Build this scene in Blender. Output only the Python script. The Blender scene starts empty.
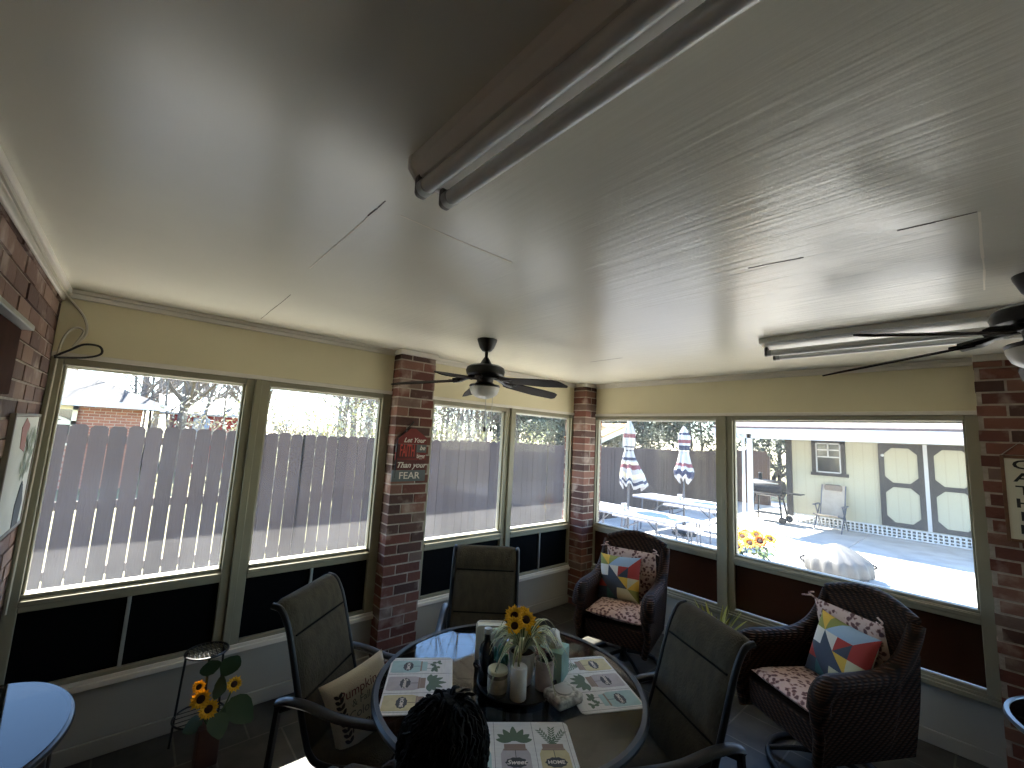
import bpy, math, random
from mathutils import Vector, Matrix
random.seed(7)
PI = math.pi
SC = bpy.context.scene
COL = SC.collection
R_ = math.radians

# ------------------------------------------------------------------ camera
CAM_POS = Vector((-4.0, -3.23, 1.775))
RM = ((0.74674494, -0.12239181, -0.65375243),
      (-0.66307321, -0.06011864, -0.74613649),
      (0.05201829, 0.99065937, -0.12604802))
cd = bpy.data.cameras.new('camera')
cd.sensor_fit = 'HORIZONTAL'; cd.sensor_width = 36.0
cd.lens = 36.0 * 421.9763 / 1024.0
cd.clip_start = 0.02; cd.clip_end = 300
cam = bpy.data.objects.new('camera', cd); COL.objects.link(cam)
M3 = Matrix(RM)
cam.matrix_world = Matrix.Translation(CAM_POS) @ M3.to_4x4()
SC.camera = cam

# ------------------------------------------------------------------ sky, sun, exposure
w = bpy.data.worlds.new('world'); SC.world = w; w.use_nodes = True
wn = w.node_tree; wn.nodes.clear()
sky = wn.nodes.new('ShaderNodeTexSky'); sky.sky_type = 'NISHITA'; sky.sun_disc = False
sky.sun_elevation = R_(52); sky.sun_rotation = R_(8); sky.air_density = 1.0; sky.dust_density = 0.0; sky.ozone_density = 4.0
bg = wn.nodes.new('ShaderNodeBackground'); bg.inputs[1].default_value = 0.25
wo = wn.nodes.new('ShaderNodeOutputWorld')
wn.links.new(sky.outputs[0], bg.inputs[0]); wn.links.new(bg.outputs[0], wo.inputs[0])
sd = bpy.data.lights.new('sun', 'SUN'); sd.energy = 9.0; sd.angle = R_(0.55); sd.color = (1.0, 0.95, 0.87)
sun = bpy.data.objects.new('sun', sd); COL.objects.link(sun)
SUN_EL, SUN_K = 52.3, 0.10
sdir = Vector((SUN_K, 1.0, 0)).normalized() * math.cos(R_(SUN_EL)) + Vector((0, 0, math.sin(R_(SUN_EL))))
sun.rotation_euler = sdir.to_track_quat('Z', 'Y').to_euler()
vs = SC.view_settings
SC.display_settings.display_device = 'sRGB'
vs.view_transform = 'Standard'; vs.look = 'None'; vs.gamma = 1.0; vs.use_curve_mapping = False
vs.exposure = 2.4
cy = SC.cycles
cy.use_denoising = True
cy.max_bounces = 14; cy.diffuse_bounces = 6; cy.glossy_bounces = 5; cy.transparent_max_bounces = 24; cy.transmission_bounces = 8
cy.caustics_reflective = False; cy.caustics_refractive = False
cy.sample_clamp_indirect = 6.0

# ------------------------------------------------------------------ materials
def lin(c):
    return tuple(((x / 255.0) / 12.92 if x / 255.0 <= 0.04045 else ((x / 255.0 + 0.055) / 1.055) ** 2.4) for x in c)
def C4(c): return (*lin(c), 1.0)
def mat(name, c, rough=0.6, metal=0.0, spec=0.5, var=0.0, vscale=8.0, bump=0.0, bscale=60.0, island=0.0, coat=0.0, stretch=(1, 1, 1), c2=None):
    """one procedural material; c and c2 in sRGB 0..255; noise mixes c -> c2 (or darker c)"""
    m = bpy.data.materials.new(name); m.use_nodes = True
    nt = m.node_tree; n = nt.nodes; L = nt.links
    b = n['Principled BSDF']
    b.inputs['Roughness'].default_value = rough; b.inputs['Metallic'].default_value = metal
    b.inputs['Specular IOR Level'].default_value = spec; b.inputs['Coat Weight'].default_value = coat
    b.inputs['Base Color'].default_value = C4(c)
    tc = n.new('ShaderNodeTexCoord'); mp = n.new('ShaderNodeMapping'); mp.inputs['Scale'].default_value = stretch
    L.new(tc.outputs['Object'], mp.inputs['Vector'])
    src = None
    if var > 0 or c2:
        no = n.new('ShaderNodeTexNoise'); no.inputs['Scale'].default_value = vscale; no.inputs['Detail'].default_value = 4
        L.new(mp.outputs[0], no.inputs['Vector'])
        rp = n.new('ShaderNodeValToRGB')
        cc2 = C4(c2) if c2 else tuple(x * (1 - var) for x in lin(c)) + (1,)
        rp.color_ramp.elements[0].color = C4(c); rp.color_ramp.elements[1].color = cc2
        rp.color_ramp.elements[0].position = 0.38; rp.color_ramp.elements[1].position = 0.66
        L.new(no.outputs['Fac'], rp.inputs['Fac']); src = rp.outputs['Color']
        L.new(src, b.inputs['Base Color'])
    if island > 0:
        g = n.new('ShaderNodeNewGeometry'); hs = n.new('ShaderNodeHueSaturation')
        mr = n.new('ShaderNodeMapRange'); mr.inputs['To Min'].default_value = 1 - island; mr.inputs['To Max'].default_value = 1 + island
        L.new(g.outputs['Random Per Island'], mr.inputs['Value']); L.new(mr.outputs[0], hs.inputs['Value'])
        if src: L.new(src, hs.inputs['Color'])
        else: hs.inputs['Color'].default_value = C4(c)
        L.new(hs.outputs[0], b.inputs['Base Color'])
    if bump > 0:
        no = n.new('ShaderNodeTexNoise'); no.inputs['Scale'].default_value = bscale; no.inputs['Detail'].default_value = 3
        L.new(mp.outputs[0], no.inputs['Vector'])
        bp = n.new('ShaderNodeBump'); bp.inputs['Strength'].default_value = bump; bp.inputs['Distance'].default_value = 0.01
        L.new(no.outputs['Fac'], bp.inputs['Height']); L.new(bp.outputs[0], b.inputs['Normal'])
    return m
def nodes_of(m): return m.node_tree.nodes, m.node_tree.links, m.node_tree.nodes['Principled BSDF']

# ------------------------------------------------------------------ mesh builder
class MB:
    def __init__(s): s.v = []; s.f = []; s.mi = []; s.T = None; s.m = 0
    def add(s, vs, fs, mi=None):
        o = len(s.v)
        if s.T is not None: vs = [s.T @ Vector(p) for p in vs]
        s.v += [tuple(p) for p in vs]
        s.f += [tuple(i + o for i in q) for q in fs]; s.mi += [s.m if mi is None else mi] * len(fs)
        return s
    def box(s, x0, y0, z0, x1, y1, z1, mi=None):
        vs = [(x, y, z) for z in (z0, z1) for y in (y0, y1) for x in (x0, x1)]
        return s.add(vs, [(0, 2, 3, 1), (4, 5, 7, 6), (0, 1, 5, 4), (2, 6, 7, 3), (0, 4, 6, 2), (1, 3, 7, 5)], mi)
    def bar(s, p, q, wd, ht, up=(0, 0, 1), mi=None):
        p = Vector(p); q = Vector(q); d = (q - p).normalized(); u = Vector(up)
        if abs(d.dot(u)) > 0.95: u = Vector((1, 0, 0))
        r = d.cross(u).normalized(); u = r.cross(d)
        vs = [c + r * (a * wd / 2) + u * (b * ht / 2) for c in (p, q) for a, b in ((-1, -1), (1, -1), (1, 1), (-1, 1))]
        return s.add(vs, [(0, 3, 2, 1), (4, 5, 6, 7), (0, 1, 5, 4), (1, 2, 6, 5), (2, 3, 7, 6), (3, 0, 4, 7)], mi)
    def tube(s, pts, r, n=8, closed=False, mi=None, sx=1.0):
        pts = [Vector(p) for p in pts]; N = len(pts)
        rr = r if isinstance(r, (list, tuple)) else [r] * N
        vs = []; fs = []; prev = None
        for i, p in enumerate(pts):
            a = pts[(i - 1) % N] if (closed or i) else p; b = pts[(i + 1) % N] if (closed or i < N - 1) else p
            d = (b - a); d = d.normalized() if d.length > 1e-9 else Vector((0, 0, 1))
            if prev is None:
                u = Vector((0, 0, 1)) if abs(d.z) < 0.9 else Vector((1, 0, 0))
            else: u = prev
            x = d.cross(u)
            if x.length < 1e-6: x = d.cross(Vector((0.3, 1, 0.2)))
            x.normalize(); u = x.cross(d).normalized(); prev = u
            for k in range(n):
                t = 2 * PI * k / n
                vs.append(p + x * (math.cos(t) * rr[i] * sx) + u * (math.sin(t) * rr[i]))
        for i in range(N if closed else N - 1):
            for k in range(n):
                a = i * n + k; b = i * n + (k + 1) % n; j = (i + 1) % N
                fs.append((a, b, j * n + (k + 1) % n, j * n + k))
        if not closed:
            fs.append(tuple(range(n - 1, -1, -1))); fs.append(tuple((N - 1) * n + k for k in range(n)))
        return s.add(vs, fs, mi)
    def lathe(s, prof, n=24, c=(0, 0, 0), mi=None, rmod=None, cap=True):
        vs = []; fs = []
        for i, (r, z) in enumerate(prof):
            for k in range(n):
                t = 2 * PI * k / n; q = r * (rmod(t, i) if rmod else 1)
                vs.append((c[0] + q * math.cos(t), c[1] + q * math.sin(t), c[2] + z))
        N = len(prof)
        for i in range(N - 1):
            for k in range(n):
                fs.append((i * n + k, i * n + (k + 1) % n, (i + 1) * n + (k + 1) % n, (i + 1) * n + k))
        if cap: fs.append(tuple(range(n - 1, -1, -1))); fs.append(tuple((N - 1) * n + k for k in range(n)))
        return s.add(vs, fs, mi)
    def prism(s, poly, z0, z1, T=None, mi=None):
        n = len(poly); vs = [(x, y, z0) for x, y in poly] + [(x, y, z1) for x, y in poly]
        if T is not None: vs = [T @ Vector(p) for p in vs]
        fs = [tuple(range(n - 1, -1, -1)), tuple(range(n, 2 * n))] + [(i, (i + 1) % n, n + (i + 1) % n, n + i) for i in range(n)]
        return s.add(vs, fs, mi)
    def sheet(s, fn, nu, nv, th=0.0, mi=None):
        """fn(u,v) -> point, u,v in 0..1; th > 0 gives it thickness along the normal"""
        P = [[Vector(fn(i / nu, j / nv)) for j in range(nv + 1)] for i in range(nu + 1)]
        def idx(i, j): return i * (nv + 1) + j
        top = [P[i][j] for i in range(nu + 1) for j in range(nv + 1)]
        fs = [(idx(i, j), idx(i + 1, j), idx(i + 1, j + 1), idx(i, j + 1)) for i in range(nu) for j in range(nv)]
        if th == 0: return s.add(top, fs, mi)
        bot = []
        for i in range(nu + 1):
            for j in range(nv + 1):
                a = P[min(i + 1, nu)][j] - P[max(i - 1, 0)][j]; b = P[i][min(j + 1, nv)] - P[i][max(j - 1, 0)]
                nn = a.cross(b); nn = nn.normalized() if nn.length > 1e-12 else Vector((0, 0, 1))
                bot.append(P[i][j] - nn * th)
        o = len(top); fs2 = [tuple(k + o for k in reversed(q)) for q in fs]
        rim = [idx(i, 0) for i in range(nu + 1)] + [idx(nu, j) for j in range(1, nv + 1)] + [idx(i, nv) for i in range(nu - 1, -1, -1)] + [idx(0, j) for j in range(nv - 1, 0, -1)]
        n = len(rim); fs3 = [(rim[(k + 1) % n], rim[k], rim[k] + o, rim[(k + 1) % n] + o) for k in range(n)]
        return s.add(top + bot, fs + fs2 + fs3, mi)
    def ball(s, c, r, nu=12, nv=8, sc=(1, 1, 1), mi=None):
        prof = [(max(1e-4, r * math.sin(PI * i / nv)), -r * math.cos(PI * i / nv)) for i in range(nv + 1)]
        o = len(s.v); T = s.T; s.T = None
        s.lathe(prof, nu, (0, 0, 0), mi); s.T = T
        for i in range(o, len(s.v)):
            p = Vector((s.v[i][0] * sc[0] + c[0], s.v[i][1] * sc[1] + c[1], s.v[i][2] * sc[2] + c[2]))
            s.v[i] = tuple(T @ p if T is not None else p)
        return s
    def text(s, body, size, T, mi=None, align='CENTER', shear=0.0, ext=0.0008, offset=0.0, spacing=1.0):
        cu = bpy.data.curves.new('txt', 'FONT'); cu.body = body; cu.size = size; cu.align_x = align; cu.align_y = 'CENTER'
        cu.extrude = ext; cu.shear = shear; cu.offset = offset; cu.resolution_u = 3; cu.space_character = spacing
        o = bpy.data.objects.new('txt', cu); COL.objects.link(o)
        dg = bpy.context.evaluated_depsgraph_get(); dg.update()
        me = bpy.data.meshes.new_from_object(o.evaluated_get(dg))
        vs = [T @ v.co for v in me.vertices]; fs = [tuple(p.vertices) for p in me.polygons]
        bpy.data.objects.remove(o); bpy.data.curves.remove(cu); bpy.data.meshes.remove(me)
        return s.add(vs, fs, mi)
    def build(s, name, m, parent=None, smooth=True, bevel=0.0, angle=38, sub=0):
        me = bpy.data.meshes.new(name); me.from_pydata(s.v, [], s.f)
        ms = m if isinstance(m, (list, tuple)) else [m]
        for x in ms: me.materials.append(x)
        if len(ms) > 1: me.polygons.foreach_set('material_index', s.mi)
        if smooth:
            me.polygons.foreach_set('use_smooth', [True] * len(me.polygons))
            me.set_sharp_from_angle(angle=R_(angle))
        me.update()
        o = bpy.data.objects.new(name, me); COL.objects.link(o)
        if parent is not None: o.parent = parent
        if bevel > 0:
            b = o.modifiers.new('bevel', 'BEVEL'); b.width = bevel; b.segments = 2; b.limit_method = 'ANGLE'; b.angle_limit = R_(40)
        if sub:
            q = o.modifiers.new('sub', 'SUBSURF'); q.levels = sub; q.render_levels = sub
        return o

def tag(o, label=None, cat=None, group=None, kind=None):
    if label: o['label'] = label
    if cat: o['category'] = cat
    if group: o['group'] = group
    if kind: o['kind'] = kind
    return o
def thing(name, loc=(0, 0, 0), rz=0.0, label=None, cat=None, group=None, kind=None):
    o = bpy.data.objects.new(name, None); COL.objects.link(o); o.empty_display_size = 0.05
    o.location = loc; o.rotation_euler = (0, 0, rz)
    return tag(o, label, cat, group, kind)
def copy_tree(o, parent=None):
    c = o.copy(); COL.objects.link(c); c.parent = parent
    for ch in list(o.children): copy_tree(ch, c)
    return c
def struct(o, label=None, cat=None): return tag(o, label, cat, None, 'structure')
def TR(loc=(0, 0, 0), rot=(0, 0, 0), sc=1.0):
    from mathutils import Euler
    return Matrix.Translation(loc) @ Euler(rot).to_matrix().to_4x4() @ Matrix.Scale(sc, 4)
def arc(cx, cy, r, a0, a1, n): return [(cx + r * math.cos(R_(a0 + (a1 - a0) * i / n)), cy + r * math.sin(R_(a0 + (a1 - a0) * i / n))) for i in range(n + 1)]
def rrect(x0, y0, x1, y1, r, n=5):
    return arc(x1 - r, y1 - r, r, 0, 90, n) + arc(x0 + r, y1 - r, r, 90, 180, n) + arc(x0 + r, y0 + r, r, 180, 270, n) + arc(x1 - r, y0 + r, r, 270, 360, n)
def ring(r, z, n=40, c=(0, 0)): return [(c[0] + r * math.cos(2 * PI * k / n), c[1] + r * math.sin(2 * PI * k / n), z) for k in range(n)]
def bez(pts, n=12):
    """Catmull-Rom through pts"""
    P = [Vector(p) for p in pts]; P = [P[0]] + P + [P[-1]]; out = []
    for i in range(1, len(P) - 2):
        for k in range(n):
            t = k / n; a, b, c, d = P[i - 1], P[i], P[i + 1], P[i + 2]
            out.append(0.5 * ((2 * b) + (c - a) * t + (2 * a - 5 * b + 4 * c - d) * t * t + (3 * b - a - 3 * c + d) * t ** 3))
    out.append(P[-2]); return out

# ---- palette
KICK = mat('shaded_greige_kick_board_paint', (164, 161, 150), 0.5, var=0.08, vscale=2.0)  # greyer, darker board paint: the shade below the windows is in its colour
CREAM = mat('cream_paint', (218, 208, 174), 0.55, var=0.06, vscale=2.0)
KHAKI = mat('khaki_frame_paint', (144, 139, 118), 0.5, var=0.1, vscale=3, bump=0.05)
WHITE_TRIM = mat('white_trim_paint', (222, 216, 205), 0.45, var=0.06, vscale=6)
BLACK_METAL = mat('black_metal', (20, 20, 21), 0.42, 0.0, 0.35)
DARK_BRONZE = mat('dark_bronze', (30, 26, 24), 0.35, 0.3)

# ------------------------------------------------------------------ brick, tile, glass, ceiling materials
def brick_mat(name, cols, smear=0.5, rough=0.85):
    m = mat(name, (110, 60, 50), rough, bump=0.35, bscale=45)
    n, L, b = nodes_of(m)
    g = n.new('ShaderNodeNewGeometry'); rp = n.new('ShaderNodeValToRGB'); rp.color_ramp.interpolation = 'CONSTANT'
    els = rp.color_ramp.elements
    while len(els) < len(cols): els.new(0.5)
    for i, c in enumerate(cols): els[i].position = i / len(cols); els[i].color = C4(c)
    L.new(g.outputs['Random Per Island'], rp.inputs['Fac'])
    tc = n.new('ShaderNodeTexCoord'); no = n.new('ShaderNodeTexNoise'); no.inputs['Scale'].default_value = 6; no.inputs['Detail'].default_value = 6
    L.new(tc.outputs['Object'], no.inputs['Vector'])
    r2 = n.new('ShaderNodeValToRGB'); r2.color_ramp.elements[0].position = 0.55; r2.color_ramp.elements[1].position = 0.72
    r2.color_ramp.elements[0].color = (0, 0, 0, 1); r2.color_ramp.elements[1].color = (smear, smear, smear, 1)
    L.new(no.outputs['Fac'], r2.inputs['Fac'])
    mx = n.new('ShaderNodeMixRGB'); mx.inputs['Color2'].default_value = C4((196, 180, 168))
    L.new(r2.outputs[0], mx.inputs['Fac']); L.new(rp.outputs[0], mx.inputs['Color1']); L.new(mx.outputs[0], b.inputs['Base Color'])
    return m
BRICK = brick_mat('old_red_brick', [(104, 58, 47), (94, 53, 44), (114, 70, 58), (82, 54, 47), (108, 63, 51), (124, 86, 72), (72, 47, 41), (112, 90, 80)])
BRICK_TAN = brick_mat('tan_brown_brick', [(104, 76, 63), (94, 68, 57), (116, 88, 73), (86, 63, 54), (108, 80, 67), (124, 98, 84), (80, 56, 47)], .55)
MORTAR = mat('mortar', (172, 160, 148), 0.9, var=0.3, vscale=20, bump=0.3)

def ior_fix(n, L, f, ior):
    # thin sheet: the same reflectance on the way in and on the way out
    g = n.new('ShaderNodeNewGeometry'); m = n.new('ShaderNodeMapRange')
    m.inputs['To Min'].default_value = ior; m.inputs['To Max'].default_value = 1 / ior
    L.new(g.outputs['Backfacing'], m.inputs['Value']); L.new(m.outputs[0], f.inputs['IOR'])
def glass_mat(name, refl=1.0, dust=0.03, tint=(0.97, 0.98, 0.97)):
    m = bpy.data.materials.new(name); m.use_nodes = True
    n = m.node_tree.nodes; L = m.node_tree.links; n.clear()
    o = n.new('ShaderNodeOutputMaterial'); t = n.new('ShaderNodeBsdfTransparent'); t.inputs[0].default_value = (*tint, 1)
    g = n.new('ShaderNodeBsdfGlossy'); g.inputs['Roughness'].default_value = 0.02
    f = n.new('ShaderNodeFresnel'); f.inputs['IOR'].default_value = 1.45
    mu = n.new('ShaderNodeMath'); mu.operation = 'MULTIPLY'; mu.inputs[1].default_value = refl; mu.use_clamp = True
    ior_fix(n, L, f, 1.45)
    L.new(f.outputs[0], mu.inputs[0])
    d = n.new('ShaderNodeBsdfTranslucent'); d.inputs[0].default_value = (0.8, 0.8, 0.8, 1)
    m1 = n.new('ShaderNodeMixShader'); no = n.new('ShaderNodeTexNoise'); no.inputs['Scale'].default_value = 2.5; no.inputs['Detail'].default_value = 5
    tc = n.new('ShaderNodeTexCoord'); L.new(tc.outputs['Object'], no.inputs['Vector'])
    md = n.new('ShaderNodeMath'); md.operation = 'MULTIPLY'; md.inputs[1].default_value = dust * 2; L.new(no.outputs['Fac'], md.inputs[0])
    L.new(md.outputs[0], m1.inputs[0]); L.new(t.outputs[0], m1.inputs[1]); L.new(d.outputs[0], m1.inputs[2])
    m2 = n.new('ShaderNodeMixShader'); L.new(mu.outputs[0], m2.inputs[0]); L.new(m1.outputs[0], m2.inputs[1]); L.new(g.outputs[0], m2.inputs[2])
    L.new(m2.outputs[0], o.inputs[0]); return m
GLASS = glass_mat('window_glass', 0.22, 0.018)

CEIL = mat('ceiling_eggshell_paint', (230, 226, 209), 0.26, 0, 0.8, var=0.05, vscale=1.5)
def _ceil():
    n, L, b = nodes_of(CEIL)
    tc = n.new('ShaderNodeTexCoord')
    prev = None
    for sc, st, dist, det in (((55, 2.6, 1), 0.36, 0.006, 5), ((7, 5, 1), 0.2, 0.006, 5), ((1.3, 1.1, 1), 0.25, 0.03, 1)):
        mp = n.new('ShaderNodeMapping'); mp.inputs['Scale'].default_value = sc; L.new(tc.outputs['Object'], mp.inputs['Vector'])
        no = n.new('ShaderNodeTexNoise'); no.inputs['Scale'].default_value = 1.0; no.inputs['Detail'].default_value = det
        L.new(mp.outputs[0], no.inputs['Vector'])
        bp = n.new('ShaderNodeBump'); bp.inputs['Strength'].default_value = st; bp.inputs['Distance'].default_value = dist
        if sc[0] == 55:
            sp = n.new('ShaderNodeSeparateXYZ'); L.new(tc.outputs['Object'], sp.inputs[0])
            mr = n.new('ShaderNodeMapRange'); mr.inputs['From Min'].default_value = -3.6; mr.inputs['From Max'].default_value = -2.2; mr.inputs['To Min'].default_value = .05; mr.inputs['To Max'].default_value = .45
            L.new(sp.outputs['X'], mr.inputs['Value']); L.new(mr.outputs[0], bp.inputs['Strength'])
        L.new(no.outputs['Fac'], bp.inputs['Height'])
        if prev: L.new(prev.outputs[0], bp.inputs['Normal'])
        prev = bp
    L.new(prev.outputs[0], b.inputs['Normal'])
_ceil()
TILE = mat('slate_tile', (84, 82, 76), 0.45, 0, 0.4, bump=0.25, bscale=9)
def _tile():
    n, L, b = nodes_of(TILE)
    tc = n.new('ShaderNodeTexCoord'); br = n.new('ShaderNodeTexBrick')
    br.offset = 0.5; br.inputs['Scale'].default_value = 1.0; br.inputs['Mortar Size'].default_value = 0.005
    br.inputs['Brick Width'].default_value = 0.33; br.inputs['Row Height'].default_value = 0.33; br.inputs['Bias'].default_value = 0.0
    br.inputs['Color1'].default_value = C4((68, 64, 57)); br.inputs['Color2'].default_value = C4((52, 54, 52)); br.inputs['Mortar'].default_value = C4((98, 95, 88))
    L.new(tc.outputs['Object'], br.inputs['Vector'])
    no = n.new('ShaderNodeTexNoise'); no.inputs['Scale'].default_value = 7; no.inputs['Detail'].default_value = 6; L.new(tc.outputs['Object'], no.inputs['Vector'])
    rp = n.new('ShaderNodeValToRGB'); rp.color_ramp.elements[0].color = (0.45, 0.42, 0.38, 1); rp.color_ramp.elements[1].color = (1.25, 1.22, 1.15, 1)
    rp.color_ramp.elements[0].position = 0.3; rp.color_ramp.elements[1].position = 0.7
    L.new(no.outputs['Fac'], rp.inputs['Fac'])
    mx = n.new('ShaderNodeMixRGB'); mx.blend_type = 'MULTIPLY'; mx.inputs['Fac'].default_value = 0.9
    L.new(br.outputs['Color'], mx.inputs['Color1']); L.new(rp.outputs[0], mx.inputs['Color2']); L.new(mx.outputs[0], b.inputs['Base Color'])
_tile()
SEAM = mat('ceiling_seam_filler', (232, 224, 205), 0.6)
CRACK = mat('ceiling_crack', (90, 84, 74), 0.8)
PANEL_BLACK = mat('black_solid_panel', (7, 7, 8), 0.75, 0, 0.08)
PANEL_TINT = mat('tinted_panel_brown_reflection', (58, 34, 22), 0.15, 0, 0.3)  # brown reflection on the tinted panels is put into the base colour
ALU = mat('pale_aluminium', (170, 172, 168), 0.4, 0.6)

# ------------------------------------------------------------------ room shell
XW, YB = -4.375, -5.6
struct(MB().box(XW - 0.3, YB - 0.2, -0.06, 0.12, 0.12, 0).build('floor', TILE, smooth=False), 'dark slate tiled floor of the sunroom', 'floor')
mb = MB().box(XW - 0.3, YB - 0.2, 2.44, 0.1, 0.1, 2.5)
def seam(x0, y0, x1, y1, wd, mi):
    d = Vector((x1 - x0, y1 - y0)).length; k = max(2, int(d / 0.12)); pts = []
    for i in range(k + 1):
        t = i / k; pts.append((x0 + (x1 - x0) * t + random.uniform(-.002, .002), y0 + (y1 - y0) * t + random.uniform(-.002, .002), 2.4398))
    for a, b in zip(pts[:-1], pts[1:]): mb.bar(a, b, wd * random.uniform(.5, 1.2), 0.0016, mi=mi)
seam(-3.535, -2.05, -3.53, -1.36, .005, 1); seam(-3.47, -2.056, -3.0, -2.05, .008, 1); seam(-3.49, -0.9, -3.49, -0.2, .004, 2)
seam(-3.537, -2.1, -3.537, -1.98, .005, 2)
seam(-2.385, -2.67, -2.36, -2.84, .005, 2); seam(-2.385, -3.245, -1.6, -3.247, .008, 1); seam(-2.39, -3.08, -2.385, -3.24, .006, 2)
seam(-1.212, -1.03, -1.22, -1.35, .005, 2)
struct(mb.build('ceiling', [CEIL, SEAM, CRACK], smooth=False), 'off white painted plywood ceiling', 'ceiling')

def TL(): return None                                   # fence side wall: s = x, d = y
TRW = Matrix(((0, 1, 0, 0), (1, 0, 0, 0), (0, 0, 1, 0), (0, 0, 0, 1)))   # patio side wall: s = y, d = x

def wall_with_windows(side, T, s0, s1, label):
    mb = MB(); mb.T = T
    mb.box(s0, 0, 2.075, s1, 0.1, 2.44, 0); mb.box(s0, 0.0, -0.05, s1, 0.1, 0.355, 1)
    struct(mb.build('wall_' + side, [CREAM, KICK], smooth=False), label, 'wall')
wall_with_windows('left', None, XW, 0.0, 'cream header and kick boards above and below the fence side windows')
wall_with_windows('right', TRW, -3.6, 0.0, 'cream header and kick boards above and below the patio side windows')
TRIMN = [0]
def trim(mb, m, label, bevel=0.004):
    TRIMN[0] += 1
    return struct(mb.build('trim_%d' % TRIMN[0], m, bevel=bevel), label, 'trim')
for side, T, s0, s1 in (('left', None, XW, 0.0), ('right', TRW, -3.18, 0.0)):
    mb = MB(); mb.T = T
    mb.box(s0, -0.014, 2.392, s1, 0.0, 2.44); mb.box(s0, -0.03, 2.418, s1, -0.012, 2.44)
    trim(mb, WHITE_TRIM, 'white crown strip along the ceiling on the %s wall' % side)
    mb = MB(); mb.T = T
    mb.box(s0, -0.012, 2.072, s1, 0.0, 2.1)
    trim(mb, WHITE_TRIM, 'pale bead under the header board of the %s wall' % side)
    mb = MB(); mb.T = T
    mb.box(s0, -0.022, 0.352, s1, 0.06, 0.382); mb.box(s0, -0.008, 0.378, s1, 0.06, 0.4)
    trim(mb, WHITE_TRIM if side == 'left' else KHAKI, 'narrow sill ledge under the window panels of the %s wall' % side)
    mb = MB(); mb.T = T
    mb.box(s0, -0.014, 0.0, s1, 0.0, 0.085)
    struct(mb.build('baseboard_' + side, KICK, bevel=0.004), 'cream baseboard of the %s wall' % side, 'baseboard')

FR_OUT = mat('white_outer_frame', (235, 235, 230), 0.5)
def window(n, T, a, b, panels, pmat, label, top=2.035, zb=0.872, da=0.05, db=0.05, gap=0.0):
    t = thing('window_%d' % n); struct(t, label, 'window')
    mb = MB(); mb.T = T
    def bx(*q): mb.box(*q)
    bx(a - da, 0.0, 0.38, a, 0.07, 2.075); bx(b, 0.0, 0.38, b + db, 0.07, 2.075)
    bx(a, 0.0, top, b, 0.07, 2.075); bx(a, 0.0, 0.79, b, 0.07, zb - 0.02); bx(a, 0.015, zb - 0.02, b, 0.07, zb)
    bx(a, 0.0, 0.385, b, 0.07, 0.42); bx(a - 0.001, 0.02, 0.82, b + .001, -0.008, 0.846)
    bx(a, 0.025, zb, a + 0.012, 0.07, top); bx(b - 0.012, 0.025, zb, b, 0.07, top)
    mb.build('frame', KHAKI, t, bevel=0.004)
    mb = MB(); mb.T = T
    mb.box(a - da, 0.07, top - 0.012, b + db, 0.1, 2.075); mb.box(a - da, 0.07, 0.80, b + db, 0.1, zb - 0.004)
    tag(mb.build('outer_trim', FR_OUT, t, bevel=0.003), 'white outer trim')
    mb = MB(); mb.T = T; mb.box(a, 0.044, zb, b, 0.048, top); mb.build('pane', GLASS, t, smooth=False)
    k = panels; wd = (b - a) / k
    for i in range(k):
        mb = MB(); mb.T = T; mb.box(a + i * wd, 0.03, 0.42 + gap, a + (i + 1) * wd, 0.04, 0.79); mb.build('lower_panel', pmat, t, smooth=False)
        if i:
            mb = MB(); mb.T = T; mb.box(a + i * wd - 0.009, 0.012, 0.42, a + i * wd + 0.009, 0.03, 0.79); mb.build('divider', ALU, t, bevel=0.002)
    return t
window(1, None, -4.325, -3.49, 2, PANEL_BLACK, 'fence side window nearest the brick house wall')
window(2, None, -3.35, -2.54, 2, PANEL_BLACK, 'fence side window left of the brick pillar with the sign', db=0.075)
window(3, None, -2.06, -1.22, 2, PANEL_BLACK, 'fence side window right of the brick pillar with the sign', da=0.07)
window(4, None, -1.09, -0.215, 2, PANEL_BLACK, 'fence side window beside the corner pillar', db=0.03)
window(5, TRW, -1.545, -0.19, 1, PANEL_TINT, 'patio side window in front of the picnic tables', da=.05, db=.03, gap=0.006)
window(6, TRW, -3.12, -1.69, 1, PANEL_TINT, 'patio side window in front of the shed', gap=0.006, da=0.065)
for T, a, b, lab in ((None, -3.44, -3.40, 'centre post between the two left fence side windows'), (None, -1.17, -1.14, 'centre post between the two fence side windows by the corner'), (TRW, -1.64, -1.595, 'centre post between the two patio side windows')):
    mb = MB(); mb.T = T; mb.box(a, -0.022, 0.38, b, 0.08, 2.072); trim(mb, KHAKI, lab)
mb = MB(); mb.box(XW, -0.02, 0.38, XW + 0.0, 0.08, 2.07)
mb = MB(); mb.T = TRW; mb.box(-3.17, 0.0, 0.38, -3.17 + .0, 0.08, 2.07)

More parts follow.
